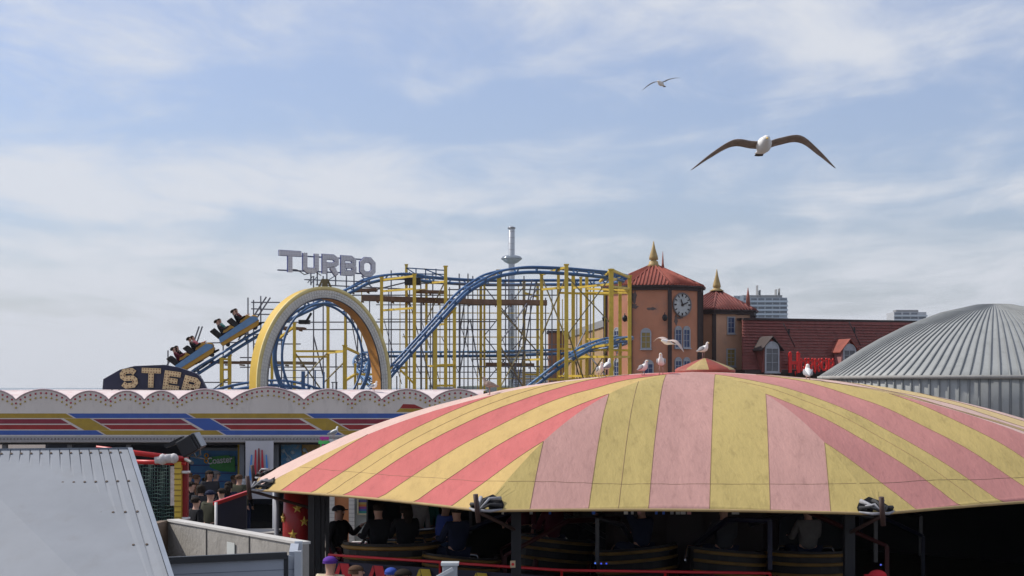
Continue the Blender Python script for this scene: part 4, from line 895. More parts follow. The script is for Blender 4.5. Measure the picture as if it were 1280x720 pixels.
# ---------------------------------------------------------------- foreground at the left: cladding, parapet, gate
clad = mat('grey_cladding', (.27,.285,.31), .8, .10, 2.0, dirt=.3, dcol=(.20,.19,.18), spec=.2); clad_l = mat('pale_cladding', (.33,.36,.41), .6, .1, 1.2, dirt=.2, dcol=(.3,.32,.34))
hk = empty('clad_hut', P(60, 700, 11.5), 'sloping grey boarded roof of a hut at the lower left corner', 'hut')
ra_, rb_, ea_, eb_ = P(-60, 563, 12.6), P(160, 561, 12.6), P(-160, 900, 10.0), P(262, 880, 9.6)
nb = 18; un = (rb_-ra_).cross(ea_-ra_).normalized()
if un.z < 0: un = -un
m = MB()
for k in range(nb):
    t0, t1_ = k/nb+.003, (k+1)/nb-.003; a = ra_+(rb_-ra_)*t0; b = ra_+(rb_-ra_)*t1_; c_ = ea_+(eb_-ea_)*t1_; d_ = ea_+(eb_-ea_)*t0
    m.prism([a, b, c_, d_], -un*.03)
m.prism([ra_-un*.012, rb_-un*.012, eb_-un*.012, ea_-un*.012], -un*.05)
o = m.build('roof', clad); wparent(o, hk)
m = MB()
for k in range(nb):
    for j in (.02, .16, .30, .44):
        t0 = (k+.12)/nb; p_ = ra_+(rb_-ra_)*t0; q_ = ea_+(eb_-ea_)*t0; c_ = p_+(q_-p_)*j; m.tube(c_, c_+un*.008, .010, n=6)
o = m.build('fixings', mat('fixing_rust', (.10,.07,.05), .8)); wparent(o, hk)
m = MB(); m.prism([rb_+un*.012, rb_+Vector((.035,0,0))+un*.012, eb_+Vector((.035,0,0))+un*.012, eb_+un*.012], -un*.12); m.prism([ra_+un*.014, rb_+un*.014, rb_+un*.014+Vector((0,.09,-.02)), ra_+un*.014+Vector((0,.09,-.02))], -un*.06); o = m.build('edge_flashing', mat('flashing', (.26,.29,.34), .5)); wparent(o, hk)
m = MB(); m.box((ra_.x, ra_.y+.02, 0), (rb_.x-.03, ra_.y+.08, ra_.z-.05)); m.prism([Vector((rb_.x-.1, rb_.y, 0)), Vector((eb_.x-.1, eb_.y, 0)), Vector((eb_.x-.1, eb_.y, eb_.z-.06)), Vector((rb_.x-.1, rb_.y, rb_.z-.07))], Vector((.06, 0, 0))); o = m.build('wall', clad); wparent(o, hk)

pw = empty('parapet_enclosure', P(290, 720, 14), 'roofless concrete parapet enclosure with pale grey cladding and a dark handrail', 'wall')
conc = mat('rough_concrete', (.33,.31,.28), .9, .25, 2.2, dirt=.6, dcol=(.16,.15,.13), bump=.6, bscale=30, stretch=(1, 1, .45)); conc_t = mat('concrete_edge', (.5,.48,.45), .85, .15, 4)
Bl, Br, Fl, Fr = P(210, 652, 16.3), P(373.5, 681, 13.95), P(190, 699, 12.8), P(372, 691, 13.25)
Bl.z = Br.z = 2.80; Bl = Vector((Bl.x, Bl.y, 2.80)); zt = 2.80
def slab(a, b, th, z0, z1, name, mt, par=pw, bev=0):
    n_ = (b-a); n_.z = 0; n_ = Vector((n_.y, -n_.x, 0)).normalized()
    m = MB(); m.prism([Vector((a.x, a.y, z0)), Vector((b.x, b.y, z0)), Vector((b.x, b.y, z1)), Vector((a.x, a.y, z1))], -n_*th); o = m.build(name, mt, bevel=bev); wparent(o, par); return o
slab(Bl, Br, .10, 0, zt, 'concrete_wall', conc)
m = MB(); nn = (Br-Bl); nn.z = 0; nv = Vector((nn.y, -nn.x, 0)).normalized(); m.prism([Bl+nv*.012, Br+nv*.012, Br-nv*.115, Bl-nv*.115], UP*.022); o = m.build('coping', conc_t); wparent(o, pw)
for t in (.33, .66):
    q = Bl+(Br-Bl)*t; m = MB(); m.bar(Vector((q.x, q.y, 0))+nv*.002, Vector((q.x, q.y, zt))+nv*.002, .014); o = m.build('wall_joint', mat('joint_dark', (.12,.11,.10), .9)); wparent(o, pw)
q = Bl+(Br-Bl)*.50; m = MB(); a = q+nn.normalized()*.0; b = q+nn.normalized()*.165; m.prism([Vector((a.x, a.y, 2.50))+nv*.01, Vector((b.x, b.y, 2.50))+nv*.01, Vector((b.x, b.y, 2.71))+nv*.01, Vector((a.x, a.y, 2.71))+nv*.01], nv*.006); o = m.build('white_notice', mat('notice_white', (.55,.57,.54), .5, .1)); wparent(o, pw)
L2 = P(192, 654, 15.2); L2 = Vector((-3.48, 14.9, 0)); slab(Vector((-3.62, 15.2, 0)), Bl+nv*.0, .08, 0, zt+.01, 'side_wall', mat('shaded_concrete', (.17,.12,.085), .9, .3, 2, dirt=.4))  # return wall's dark brown carries its shade in the colour
slab(Fl, Fr, .07, 0, zt-.02, 'front_cladding', clad_l); slab(Fr, Br, .07, 0, zt+.012, 'end_cladding', clad_l)
m = MB(); a, b = Vector((Fl.x, Fl.y-.03, zt-.015)), Vector((Fr.x-.09, Fr.y-.03, zt-.02+.005)); m.bar(a, b, .055); m.bar(b, Vector((b.x, b.y, .5)), .035); o = m.build('handrail', mat('dark_rail', (.03,.032,.036), .5)); wparent(o, pw)
m = MB()
for k in range(1, 9): z = zt-.02-k*.115; m.prism([Vector((Fl.x, Fl.y-.003, z)), Vector((Fr.x, Fr.y-.003, z)), Vector((Fr.x, Fr.y-.003, z+.006)), Vector((Fl.x, Fl.y-.003, z+.006))], Vector((0,.004,0)))
o = m.build('cladding_joints', mat('clad_joint', (.18,.20,.24), .6)); wparent(o, pw)
m = MB(); m.box((Fr.x-.02, Fr.y-.05, 0), (Fr.x+.035, Fr.y+.0, zt+.02)); m.box((Br.x-.035, Br.y-.02, 0), (Br.x+.03, Br.y+.03, zt+.03)); o = m.build('corner_strip', mat('strip_white', (.5,.53,.56), .5)); wparent(o, pw)

# gate with netting
gd = 26.5
gt = empty('netting_gate', P(195, 660, gd), 'gate of green netting in a red pipe frame with a yellow post', 'gate')
m = MB(); m.tube(P(120, 560, gd-.3), P(233, 574, gd), .045); m.tube(P(162, 577, gd), P(232, 579, gd), .04); m.tube(P(163, 577, gd), P(163, 670, gd), .05); o = m.build('red_rail', redp); wparent(o, gt)
m = MB(); a = P(223, 577, gd); m.bar((a.x, a.y, 0), a, .11); o = m.build('yellow_post', yellowp); wparent(o, gt)
m = MB()
for z in range(12): m.box((a.x-.06, a.y-.062, a.z-.12-z*.09), (a.x+.06, a.y-.056, a.z-.10-z*.09))
o2 = m.build('post_marks', mat('post_marks', (.3,.2,.03), .7)); wparent(o2, o)
m = MB(); a = P(231.5, 572, gd+.1); m.bar((a.x, a.y, 0), a, .10); o = m.build('red_post', mat('dark_red_post', (.25,.012,.015), .5)); wparent(o, gt)
for py in (590, 648): q = P(231.5, py, gd+.04); m = MB(); m.tube(q-UP*.02, q+UP*.02, .085); o2 = m.build('clamp', white); wparent(o2, o)
m = MB(); a, b = P(203, 574, gd-.08), P(217, 573, gd-.08); m.tube(a-Vector((.12,0,0)), b, .075, n=10); m.ball(a, .095, 10); m.ball(b, .085, 10); o = m.build('white_wrapping', mat('wrap_white', (.6,.58,.57), .8, .25, 12)); wparent(o, gt)
m = MB(); a, b = P(213, 632, gd-.05), P(218.5, 583, gd-.05); m.box((a.x, a.y, a.z), (b.x, b.y+.02, b.z)); o = m.build('notice_strip', mat('notice_strip', (.62,.55,.5), .5, .3, 14, dirt=.5, dcol=(.45,.1,.08))); wparent(o, gt)
m = MB()
for k in range(26):
    z0 = P(0, 580, gd).z-.045*k; z0 = 2.86-k*.062; xs = [P(164+5.2*i, 600, gd+.12).x for i in range(12)]
    m.path([(x, gd+.12+.02*math.sin(i*1.7+k*.4), z0+.012*math.sin(i*2.1+k)) for i, x in enumerate(xs)], .008, 4)
for i in range(24): x = P(164+2.5*i, 600, gd+.12).x; m.tube((x, gd+.12, 1.25), (x+.02*math.sin(i), gd+.12, 2.87), .005, n=4)
o = m.build('netting', mat('net_green', (.04,.09,.08), .7)); wparent(o, gt)

# floodlight on its bracket
fl = empty('floodlight', P(233, 572, 25.8), 'black floodlight on a bracket above the red gate post', 'floodlight')
m = MB(); q = P(238, 556, 25.8); d1 = Vector((.8, -.1, .45)).normalized(); d2 = Vector((-.45, 0, .8)).normalized(); d3 = d1.cross(d2)
m.obox(q, d1, d3, d2, (-.16,-.16,-.14), (.12,.16,.14)); m.prism([q+d1*.12+d2*-.14+d3*-.16, q+d1*.12+d2*-.14+d3*.16, q+d1*.12+d2*.14+d3*.16, q+d1*.12+d2*.14+d3*-.16], d1*.05); o = m.build('housing', mat('lamp_black', (.015,.016,.02), .45), bevel=.02); wparent(o, fl)
m = MB(); m.obox(q+d1*.18, d1, d3, d2, (0,-.14,-.12), (.015,.14,.12)); o2 = m.build('lamp_glass', mat('lamp_glass', (.2,.22,.22), .15)); wparent(o2, o)
m = MB(); m.prism([q+Vector((-.1,.1,.05)), q+Vector((-.38,.1,-.05)), q+Vector((-.42,.1,-.01)), q+Vector((-.12,.1,.14))], Vector((0,-.2,0))); o2 = m.build('barn_door', black); wparent(o2, o)
m = MB(); m.path([q+Vector((-.05,.2,0)), q+Vector((.05,.2,-.22)), q+Vector((.14,.1,-.16)), q+Vector((.14,.0,.0))], .018, 6); m.tube(q+Vector((0,.15,-.3)), P(231.5, 574, gd), .03); m.tube(q+Vector((-.15,.15,-.16)), q+Vector((.2,.15,-.24)), .012)
o = m.build('bracket', mat('bracket_steel', (.12,.12,.12), .5)); wparent(o, fl)

# navy counter with a red sloping top, tarpaulin windbreak, table
nb_ = empty('navy_counter', P(290, 660, 28), 'dark navy kiosk side panel with a red sloping top rail behind the parapet', 'kiosk')
m = MB(); m.prism([P(271, 720, 28), P(308, 720, 29), P(308, 617, 29), P(271, 629, 28)], Vector((0,.06,0))); m.v = [(x, y, 0 if z < 1.2 else z) for x, y, z in m.v]; o = m.build('side_panel', mat('navy_panel', (.02,.022,.05), .5, .2, 3)); wparent(o, nb_)
m = MB(); m.bar(P(268, 629.5, 27.95), P(309, 615.5, 29), .06); o = m.build('red_top', redp); wparent(o, nb_)
m = MB(); m.tube(P(270, 720, 27.9), P(270, 628, 27.9), .025); o = m.build('white_edge', white); wparent(o, nb_)
for px, d_ in ((346, 28.2), (343.5, 31)):
    m = MB(); q = P(px, 612, d_); m.tube((q.x, q.y, 0), (q.x, q.y, q.z), .045); o = m.build('steel_pole', mat('pole_grey', (.30,.31,.34), .5)); tag(recenter(o), 'grey steel pole under the left canopy corner, '+('nearer of two' if px == 346 else 'further back of two'), 'pole')
tbk = empty('service_table', P(318, 680, 28), 'low table with a pale top and brown front under the left canopy corner', 'table')
m = MB(); a, b = P(300, 664, 28.5), P(346, 664, 28.5); m.box((a.x, 28.2, a.z-.04), (b.x, 29, a.z)); o = m.build('table_top', mat('table_pale', (.4,.38,.35), .5)); wparent(o, tbk)
m = MB(); m.box((a.x+.05, 28.25, 0), (b.x-.02, 28.3, a.z-.04)); o = m.build('front_panel', mat('table_brown', (.10,.05,.05), .6)); wparent(o, tbk)

# red drum with gold stars, slim black stanchions, white box
dr = empty('star_drum', P(371, 700, 26.6), 'red cylindrical drum decorated with gold stars beneath the left canopy corner', 'drum')
m = MB(); dq = P(371, 700, 26.6); dr_r = .235; m.lathe([(dr_r, 0), (dr_r, 1.9), (dr_r*.9, 2.42), (.02, 2.43)], (dq.x, dq.y, 0), 24); o = m.build('drum_body', mat('drum_red', (.32,.015,.015), .35, .25, 5, dirt=.3)); wparent(o, dr)
def star(m, c_, ux, uy, nrm, r_):
    pts_ = [c_+ux*((r_ if k % 2 == 0 else r_*.42)*math.sin(k*math.pi/5))+uy*((r_ if k % 2 == 0 else r_*.42)*math.cos(k*math.pi/5)) for k in range(10)]
    ctr = c_; b0 = len(m.v); m.add([p+nrm*.012 for p in pts_]+[ctr+nrm*.03]+[p-nrm*.005 for p in pts_], [(k, 10, (k+1) % 10) for k in range(10)]+[(k, (k+1) % 10, 11+(k+1) % 10, 11+k) for k in range(10)])
for a_, z_ in ((-62, 2.0), (10, 2.17), (-8, 1.72), (38, 1.95), (-40, 1.5), (25, 1.35), (-70, 1.2), (-5, 1.0)):
    nrm = Vector((math.sin(R(a_)), -math.cos(R(a_)), 0)); m = MB(); star(m, Vector((dq.x, dq.y, z_ if z_ < 1.9 else z_-.02))+nrm*(dr_r+.004), Vector((nrm.y*-1, nrm.x, 0)), UP, nrm, .085); o2 = m.build('gold_star', mat('star_gold', (.55,.36,.06), .35, .2, 6)); wparent(o2, o)
for px, d_, w_ in ((389.5, 25.2, .10), (404, 25.9, .055), (409.5, 25.9, .055)):
    q = P(px, 700, d_); m = MB(); m.bar((q.x, q.y, 0), (q.x, q.y, EZ+.12), w_); o = m.build('black_stanchion', black); tag(recenter(o), {389.5: 'thick black upright right of the red star drum', 404: 'left one of two thin black uprights beside the bearded bystander', 409.5: 'right one of two thin black uprights'}[px].replace('bearded bystander', 'man in black'), 'post', 'black uprights by the star drum')
wb = empty('white_box', P(562, 740, 21.6), 'pale grey metal box with a diagonal bar in front of the ride barrier', 'box')
m = MB(); a = P(553, 707, 21.6); b = P(571.5, 707, 21.6); m.box((a.x, 21.6, 0), (b.x, 21.8, a.z)); o = m.build('cabinet', mat('box_grey', (.38,.42,.46), .5), bevel=.01); wparent(o, wb)
m = MB(); m.bar(P(546, 722, 21.5), P(566, 711, 21.5), .045); m.box((a.x-.02, 21.58, a.z), (b.x+.02, 21.82, a.z+.035)); o = m.build('white_bar', mat('box_white', (.6,.64,.66), .4)); wparent(o, wb)
# lit booth seen through the ride's left side
sb_ = empty('stall_front', P(445, 680, 33), 'sunlit stall with white brick pillars, an orange panel and a rainbow poster', 'stall')
wbk = mat('white_brick', (.62,.60,.55), .8, .12, 3, lines=(2, .085, .12, (.34,.32,.3)))
for x0, x1 in ((411, 418), (436, 443), (470, 474)):
    a, b = P(x0, 600, 33), P(x1, 600, 33); m = MB(); m.box((a.x, 33, 0), (b.x, 33.25, 2.55)); o = m.build('pillar', wbk if x0 < 460 else mat('cream_post', (.55,.5,.38), .6)); wparent(o, sb_)
a, b = P(418, 600, 33.1), P(436, 600, 33.1); m = MB(); m.box((a.x, 33.1, 0), (b.x, 33.15, 2.55)); o = m.build('orange_panel', mat('panel_orange', (.50,.20,.08), .7, .1)); wparent(o, sb_)
a, b = P(443, 600, 33.1), P(475, 600, 33.1); m = MB(); m.box((a.x, 33.1, 0), (b.x, 33.2, 2.55)); o = m.build('grey_panel', mat('panel_grey', (.40,.42,.40), .7)); wparent(o, sb_)
pal = [(.05,.25,.2), (.06,.1,.3), (.2,.04,.2), (.45,.14,.04), (.4,.3,.08), (.1,.08,.25)]
m = MB(); a, b = P(448, 641.5, 33.05), P(469, 625, 33.05)
for k in range(6): z0 = a.z+(b.z-a.z)*k/6; m.box((a.x, 33.04, z0), (b.x, 33.08, a.z+(b.z-a.z)*(k+1)/6), k)
o = m.build('rainbow_poster', [mat('poster_%d' % k, c, .5) for k, c in enumerate(pal)]); wparent(o, sb_)
m = MB()
for x0, y0, x1, y1 in ((446.5,623,448,643), (469,623,470.5,643), (446.5,622,470.5,623.5), (446.5,642,470.5,643.5)): p_, q_ = P(x0, y1, 33.0), P(x1, y0, 33.0); m.box((p_.x, 33.0, p_.z), (q_.x, 33.03, q_.z))
o = m.build('poster_frame', mat('cream_frame', (.55,.48,.3), .5)); wparent(o, sb_)
m = MB(); a, b = P(440, 700, 32.5), P(520, 700, 32.5); m.box((a.x, 32.4, 0), (b.x, 32.6, 1.0))
for k in range(9): x = a.x+(b.x-a.x)*k/9; m.box((x, 32.37, .05), (x+.07, 32.399, .98), 1)
o = m.build('striped_counter', [mat('counter_white', (.5,.48,.46), .6), mat('counter_red', (.35,.05,.07), .6)]); wparent(o, sb_)

# ---------------------------------------------------------------- ride cars
carm = mat('car_black', (.012,.009,.008), .5, .3, 3); cars_ = mat('car_dull_yellow', (.22,.12,.025), .5, .3, 5)
def ride_car(c, rz, tilt, label):
    root = empty('ride_car', c, label, 'ride car', 'black and gold ride cars under the canopy', rz); root.rotation_euler = (0, tilt, rz)
    def loc(o): o.parent = root
    m = MB(); W_, D_, H_ = .92/2, .5, .52     # curved back shell, open front, seen from behind
    arc = [(W_*1.0*math.sin(a), -D_*math.cos(a)*.7) for a in [R(-100+200*k/14) for k in range(15)]]
    for i in range(14):
        (x0, y0), (x1, y1) = arc[i], arc[i+1]
        m.prism([Vector((x0, y0, .12)), Vector((x1, y1, .12)), Vector((x1*1.05, y1*1.05, H_)), Vector((x0*1.05, y0*1.05, H_))], Vector((-x0*.08, -y0*.08, 0)))
    loc(m.build('back_shell', carm))
    m = MB()
    for z in (.17, .28, .39, .48):
        m.path([(x*(1.01+.05*(z-.12)/.4)+0, y*(1.01+.05*(z-.12)/.4), z) for x, y in arc[1:-1]], .018, 5)
    loc(m.build('gold_trim', cars_))
    m = MB(); m.lathe([(.02, .06), (.5, .06), (.5, .12), (.02, .14)], (0, 0, 0), 16); loc(m.build('base', carm))
    m = MB(); m.box((-.38, -.25, .14), (.38, .15, .3)); loc(m.build('seat', mat('seat_dark_red', (.08,.01,.01), .6), bevel=.03))
    m = MB(); m.path([(-.4, .25, .35), (-.3, .38, .5), (.3, .38, .5), (.4, .25, .35)], .02, 6); loc(m.build('lap_bar', mat('chrome', (.5,.5,.52), .2, metal=.9)))
    return root
RC = [((489, 690, 25.6), 0, .0, 'black and gold ride car below the rear passengers, nearest the man in black', 1.6), ((571, 690, 25.2), .3, .1, 'black and gold ride car beside the middle canopy corner, left of its post', 1.3),
      ((520, 690, 29.5), -.5, -.1, 'dark ride car seen between the two nearest ones, further back', 1.3), ((690, 690, 27.5), .4, .12, 'dim ride car in the shade right of the middle canopy post', 1.4),
      ((800, 690, 26.0), -.2, -.1, 'dim ride car under the centre of the canopy front', 1.4), ((905, 690, 25.5), .5, .1, 'dim ride car right of the canopy centre', 1.4), ((1010, 690, 25.5), -.1, 0, 'dim ride car next to the right canopy post', 1.4)]
for (px, py, d_), rz_, ti_, lb_, sc_ in RC:
    q = P(px, py, d_); r_ = ride_car(Vector((q.x, q.y, .76)), rz_, ti_, lb_); r_.scale = (sc_, sc_, sc_*1.12)

# ---------------------------------------------------------------- people
def skin_mesh(name, joints, edges, sub=2):
    names = list(joints); me = bpy.data.meshes.new(name); me.from_pydata([joints[n][0] for n in names], [(names.index(a), names.index(b)) for a, b in edges], [])
    o = bpy.data.objects.new(name, me); COL.objects.link(o)
    md = o.modifiers.new('s', 'SKIN'); md.use_smooth_shade = True
    sv = me.skin_vertices[0].data
    for i, n in enumerate(names): r = joints[n][1]; sv[i].radius = (r, r) if not isinstance(r, tuple) else r; sv[i].use_root = (i == 0)
    md2 = o.modifiers.new('u', 'SUBSURF'); md2.levels = sub; md2.render_levels = sub
    bpy.context.view_layer.update(); r = bpy.data.meshes.new_from_object(o.evaluated_get(bpy.context.evaluated_depsgraph_get()))
    bpy.data.objects.remove(o); r.name = name
    for p in r.polygons: p.use_smooth = True
    return r
def V3(*a): return Vector(a)
POSES = {}
def pose(kind):
    """joint -> (position, radius); the figure faces -y"""
    J = dict(pelvis=(V3(0,0,.94), (.15,.11)), waist=(V3(0,0,1.08), (.135,.10)), chest=(V3(0,.0,1.28), (.165,.115)), neckb=(V3(0,.015,1.425), (.10,.08)),
             neck=(V3(0,.01,1.475), .060), jaw=(V3(0,-.018,1.55), (.072,.082)), skull=(V3(0,.0,1.63), (.088,.105)), crown=(V3(0,.005,1.69), (.06,.072)))
    arms = {'stand': [((.19,0,1.40), (.235,.03,1.13), (.23,-.07,.90)), ((-.19,0,1.40), (-.235,.03,1.13), (-.22,-.06,.90))],
            'phone': [((.19,0,1.40), (.23,.0,1.13), (.10,-.24,1.18)), ((-.19,0,1.40), (-.235,.02,1.13), (-.12,-.20,1.10))],
            'arm_up': [((.19,0,1.40), (.30,-.08,1.20), (.26,-.28,1.36)), ((-.19,0,1.40), (-.25,.02,1.13), (-.24,-.10,.92))],
            'walk': [((.19,0,1.40), (.23,.10,1.14), (.24,.06,.92)), ((-.19,0,1.40), (-.24,-.08,1.14), (-.2,-.26,1.02))],
            'sit': [((.19,0,1.40), (.24,-.10,1.15), (.16,-.36,1.16)), ((-.19,0,1.40), (-.24,-.10,1.15), (-.16,-.36,1.16))],
            'cheer': [((.19,0,1.40), (.30,-.06,1.55), (.26,-.12,1.80)), ((-.19,0,1.40), (-.24,-.10,1.15), (-.16,-.36,1.16))]}[kind]
    legs = {'walk': [((.10,0,.90), (.11,-.16,.52), (.11,-.10,.10)), ((-.10,0,.90), (-.11,.06,.50), (-.11,.30,.14))]}.get(kind, [((.10,0,.90), (.115,-.02,.50), (.115,.03,.09)), ((-.10,0,.90), (-.115,-.02,.50), (-.115,.03,.09))])
    if kind in ('sit', 'cheer'): legs = [((.10,-.05,.90), (.13,-.45,.96), (.13,-.52,.55)), ((-.10,-.05,.90), (-.13,-.45,.96), (-.13,-.52,.55))]
    E = [('pelvis','waist'), ('waist','chest'), ('chest','neckb'), ('neckb','neck'), ('neck','jaw'), ('jaw','skull'), ('skull','crown')]
    for s, (sh, el, wr) in zip('lr', arms):
        sh, el, wr = Vector(sh), Vector(el), Vector(wr); hd = wr+(wr-el).normalized()*.09
        J.update({'sh'+s: (sh, .062), 'ua'+s: ((sh+el)/2, .050), 'el'+s: (el, .041), 'fa'+s: ((el+wr)/2, .036), 'wr'+s: (wr, .026), 'pm'+s: (wr+(hd-wr)*.7, (.038,.018))})
        E += [('chest','sh'+s), ('sh'+s,'ua'+s), ('ua'+s,'el'+s), ('el'+s,'fa'+s), ('fa'+s,'wr'+s), ('wr'+s,'pm'+s)]
    for s, (hp, kn, an) in zip('lr', legs):
        hp, kn, an = Vector(hp), Vector(kn), Vector(an); toe = an+Vector((0,-.17,-.05))
        J.update({'hp'+s: (hp, .092), 'th'+s: ((hp+kn)/2, .075), 'kn'+s: (kn, .056), 'ca'+s: (kn*.6+an*.4, .055), 'an'+s: (an, .038), 'to'+s: (toe, (.042,.03))})
        E += [('pelvis','hp'+s), ('hp'+s,'th'+s), ('th'+s,'kn'+s), ('kn'+s,'ca'+s), ('ca'+s,'an'+s), ('an'+s,'to'+s)]
    return J, E
def grow(J, keys, k, add=0):
    out_ = {}
    for n in keys: p, r = J[n]; out_[n] = (p, tuple(x*k+add for x in r) if isinstance(r, tuple) else r*k+add)
    return out_
def get_pose(kind):
    if kind in POSES: return POSES[kind]
    J, E = pose(kind); body = skin_mesh('body_'+kind, J, E)
    # fingers, thumb, nose and ears grow out of the same body mesh
    bm = bmesh.new(); bm.from_mesh(body); x = MB()
    for s in 'lr':
        w, pm = J['wr'+s][0], J['pm'+s][0]; d = (pm-w).normalized(); sd = d.cross(Vector((0,1,0) if abs(d.y) < .8 else (0,0,1))).normalized(); nn_ = d.cross(sd)
        for i, l in enumerate((.070, .080, .075, .058)):
            a = pm-d*.005+sd*(-.027+i*.018); x.path([a, a+d*l*.5+nn_*.008, a+d*l*.9+nn_*.025], [.009, .0085, .006], 5)
        a = w+d*.03+sd*.03; x.path([a, a+d*.03+sd*.022, a+d*.055+sd*.026+nn_*.01], [.012, .011, .007], 5)
    x.path([V3(0,-.088,1.63), V3(0,-.112,1.600), V3(0,-.095,1.592)], [.008, .015, .008], 6)
    for s in (-1, 1): x.ball((s*.078, .0, 1.615), .02, 6, sc=(.5, .8, 1.4))
    me = bpy.data.meshes.new('x'); me.from_pydata(x.v, [], x.f); bm.from_mesh(me)
    for f in bm.faces: f.smooth = True
    bm.to_mesh(body); bm.free()
    up = ['waist', 'chest', 'neckb', 'pelvis']+[a+s for s in 'lr' for a in ('sh', 'ua', 'el', 'fa', 'wr')]
    EU = [e for e in E if e[0] in up and e[1] in up]; JU = grow(J, ['chest']+[u for u in up if u != 'chest'], 1.12, .010)
    jacket = skin_mesh('jacket_'+kind, JU, EU)
    lo = ['pelvis']+[a+s for s in 'lr' for a in ('hp', 'th', 'kn', 'ca', 'an')]; EL = [e for e in E if e[0] in lo and e[1] in lo]
    JL = grow(J, lo, 1.08, .012); trous = skin_mesh('trousers_'+kind, JL, EL)
    sh = MB()
    for s in 'lr': a, t = J['an'+s][0], J['to'+s][0]; sh.path([a+Vector((0,.05,-.04)), (a+t)/2+UP*-.01, t+Vector((0,-.05,0))], [.045, .05, .035], 8)
    shoe = bpy.data.meshes.new('shoes_'+kind); shoe.from_pydata(sh.v, [], sh.f); shoe.polygons.foreach_set('use_smooth', [True]*len(shoe.polygons))
    POSES[kind] = dict(body=body, jacket=jacket, trousers=trous, shoes=shoe); return POSES[kind]
def hair_mesh(kind):
    x = MB(); c = V3(0, .012, 1.645)
    def shell(r, z0, back):   # cap of hair: open in front
        rg = []
        for i in range(7):
            a = math.pi/2*(i/6); zz_ = math.sin(a); rr_ = math.cos(a)
            rg.append([c+V3(.099*r*rr_*math.cos(2*math.pi*k/14), .116*r*rr_*math.sin(2*math.pi*k/14)*1, .078*r*zz_) for k in range(14)])
        x.rings(rg)
        lowr = [[c+V3(.099*r*math.cos(t), .116*r*math.sin(t), -dz) for t in [R(-15+210*k/13) for k in range(14)]] for dz in (0, back*.5, back)]
        x.rings(lowr, closed=False)
    if kind == 'short': shell(1.0, 0, .05)
    if kind == 'long': shell(1.05, 0, .10); x.path([c+V3(0,.09,-.02), c+V3(0,.10,-.14), c+V3(0,.10,-.27)], [.08, .095, .05], 8)
    if kind == 'cap':
        shell(1.06, 0, .02); x.prism([c+V3(.07*math.cos(t), -.09+.10*math.sin(t), .0) for t in [R(180+180*k/8) for k in range(9)]], V3(0, 0, .012))
    if kind == 'hood': shell(1.18, 0, .12)
    me = bpy.data.meshes.new('hair_'+kind); me.from_pydata(x.v, [], x.f); me.polygons.foreach_set('use_smooth', [True]*len(me.polygons)); return me
HM = {}
eyes = MB(); [eyes.ball((s*.03, -.088, 1.635), .009, 6) for s in (-1, 1)]; eyem = bpy.data.meshes.new('eyes'); eyem.from_pydata(eyes.v, [], eyes.f)
mth = MB(); mth.path([V3(-.022,-.085,1.568), V3(0,-.093,1.566), V3(.022,-.085,1.568)], .005, 5); mthm = bpy.data.meshes.new('mouth'); mthm.from_pydata(mth.v, [], mth.f)
skins = [mat('skin_light', (.50,.29,.21), .6, .08), mat('skin_tan', (.34,.19,.13), .6, .08)]
def cloth(name, c): return mat('cloth_'+name, c, .85, .15, 8, spec=.15)
CL = dict(black=cloth('black', (.012,.012,.014)), charcoal=cloth('charcoal', (.035,.035,.04)), navy=cloth('navy', (.015,.02,.045)), grey=cloth('grey', (.13,.12,.115)), cream=cloth('cream', (.58,.50,.36)),
          olive=cloth('olive', (.06,.06,.04)), purple=cloth('purple', (.11,.04,.28)), brown=cloth('brown', (.12,.06,.035)), denim=cloth('denim', (.10,.16,.30)), white=cloth('white', (.62,.62,.62)),
          maroon=cloth('maroon', (.10,.015,.025)), teal=cloth('teal', (.05,.25,.24)), red=cloth('red', (.5,.03,.04)), hair=cloth('hair_dark', (.02,.014,.010)), hairb=cloth('hair_brown', (.09,.05,.03)), blue=cloth('blue', (.04,.08,.35)), pink=cloth('pink', (.45,.12,.16)), leopard=mat('cloth_leopard', (.30,.17,.09), .85, .5, 14, dirt=.9, dcol=(.03,.02,.015)))
def person(label, loc, rz, kind='stand', jacket='black', trousers='navy', hair='short', hairc='hair', skin=0, h=1.72, group=None, rot=None, cat='person'):
    p = get_pose(kind)
    if hair not in HM: HM[hair] = hair_mesh(hair)
    if isinstance(loc, Vector): pass
    o = bpy.data.objects.new('person', p['body']); COL.objects.link(o); o.scale = (h/1.74,)*3
    o.location = loc; o.rotation_euler = (0, 0, rz)
    if rot: o.rotation_mode = 'QUATERNION'; o.rotation_quaternion = rot
    tag(o, label, cat, group)
    def part(nm, me, m_):
        if not me.materials: me.materials.append(m_)
        c = bpy.data.objects.new(nm, me); COL.objects.link(c); c.parent = o; c.material_slots[0].link = 'OBJECT'; c.material_slots[0].material = m_; return c
    if not p['body'].materials: p['body'].materials.append(skins[0])
    o.material_slots[0].link = 'OBJECT'; o.material_slots[0].material = skins[skin]
    part('jacket', p['jacket'], CL[jacket]); part('trousers', p['trousers'], CL[trousers]); part('shoes', p['shoes'], CL['black'])
    part('cap' if hair == 'cap' else 'hair', HM[hair], CL[hairc]); part('eyes', eyem, CL['black']); part('mouth', mthm, CL['maroon'])
    return o
def at(px, d, z=0): return Vector(((px-640)/F*d, d, z))
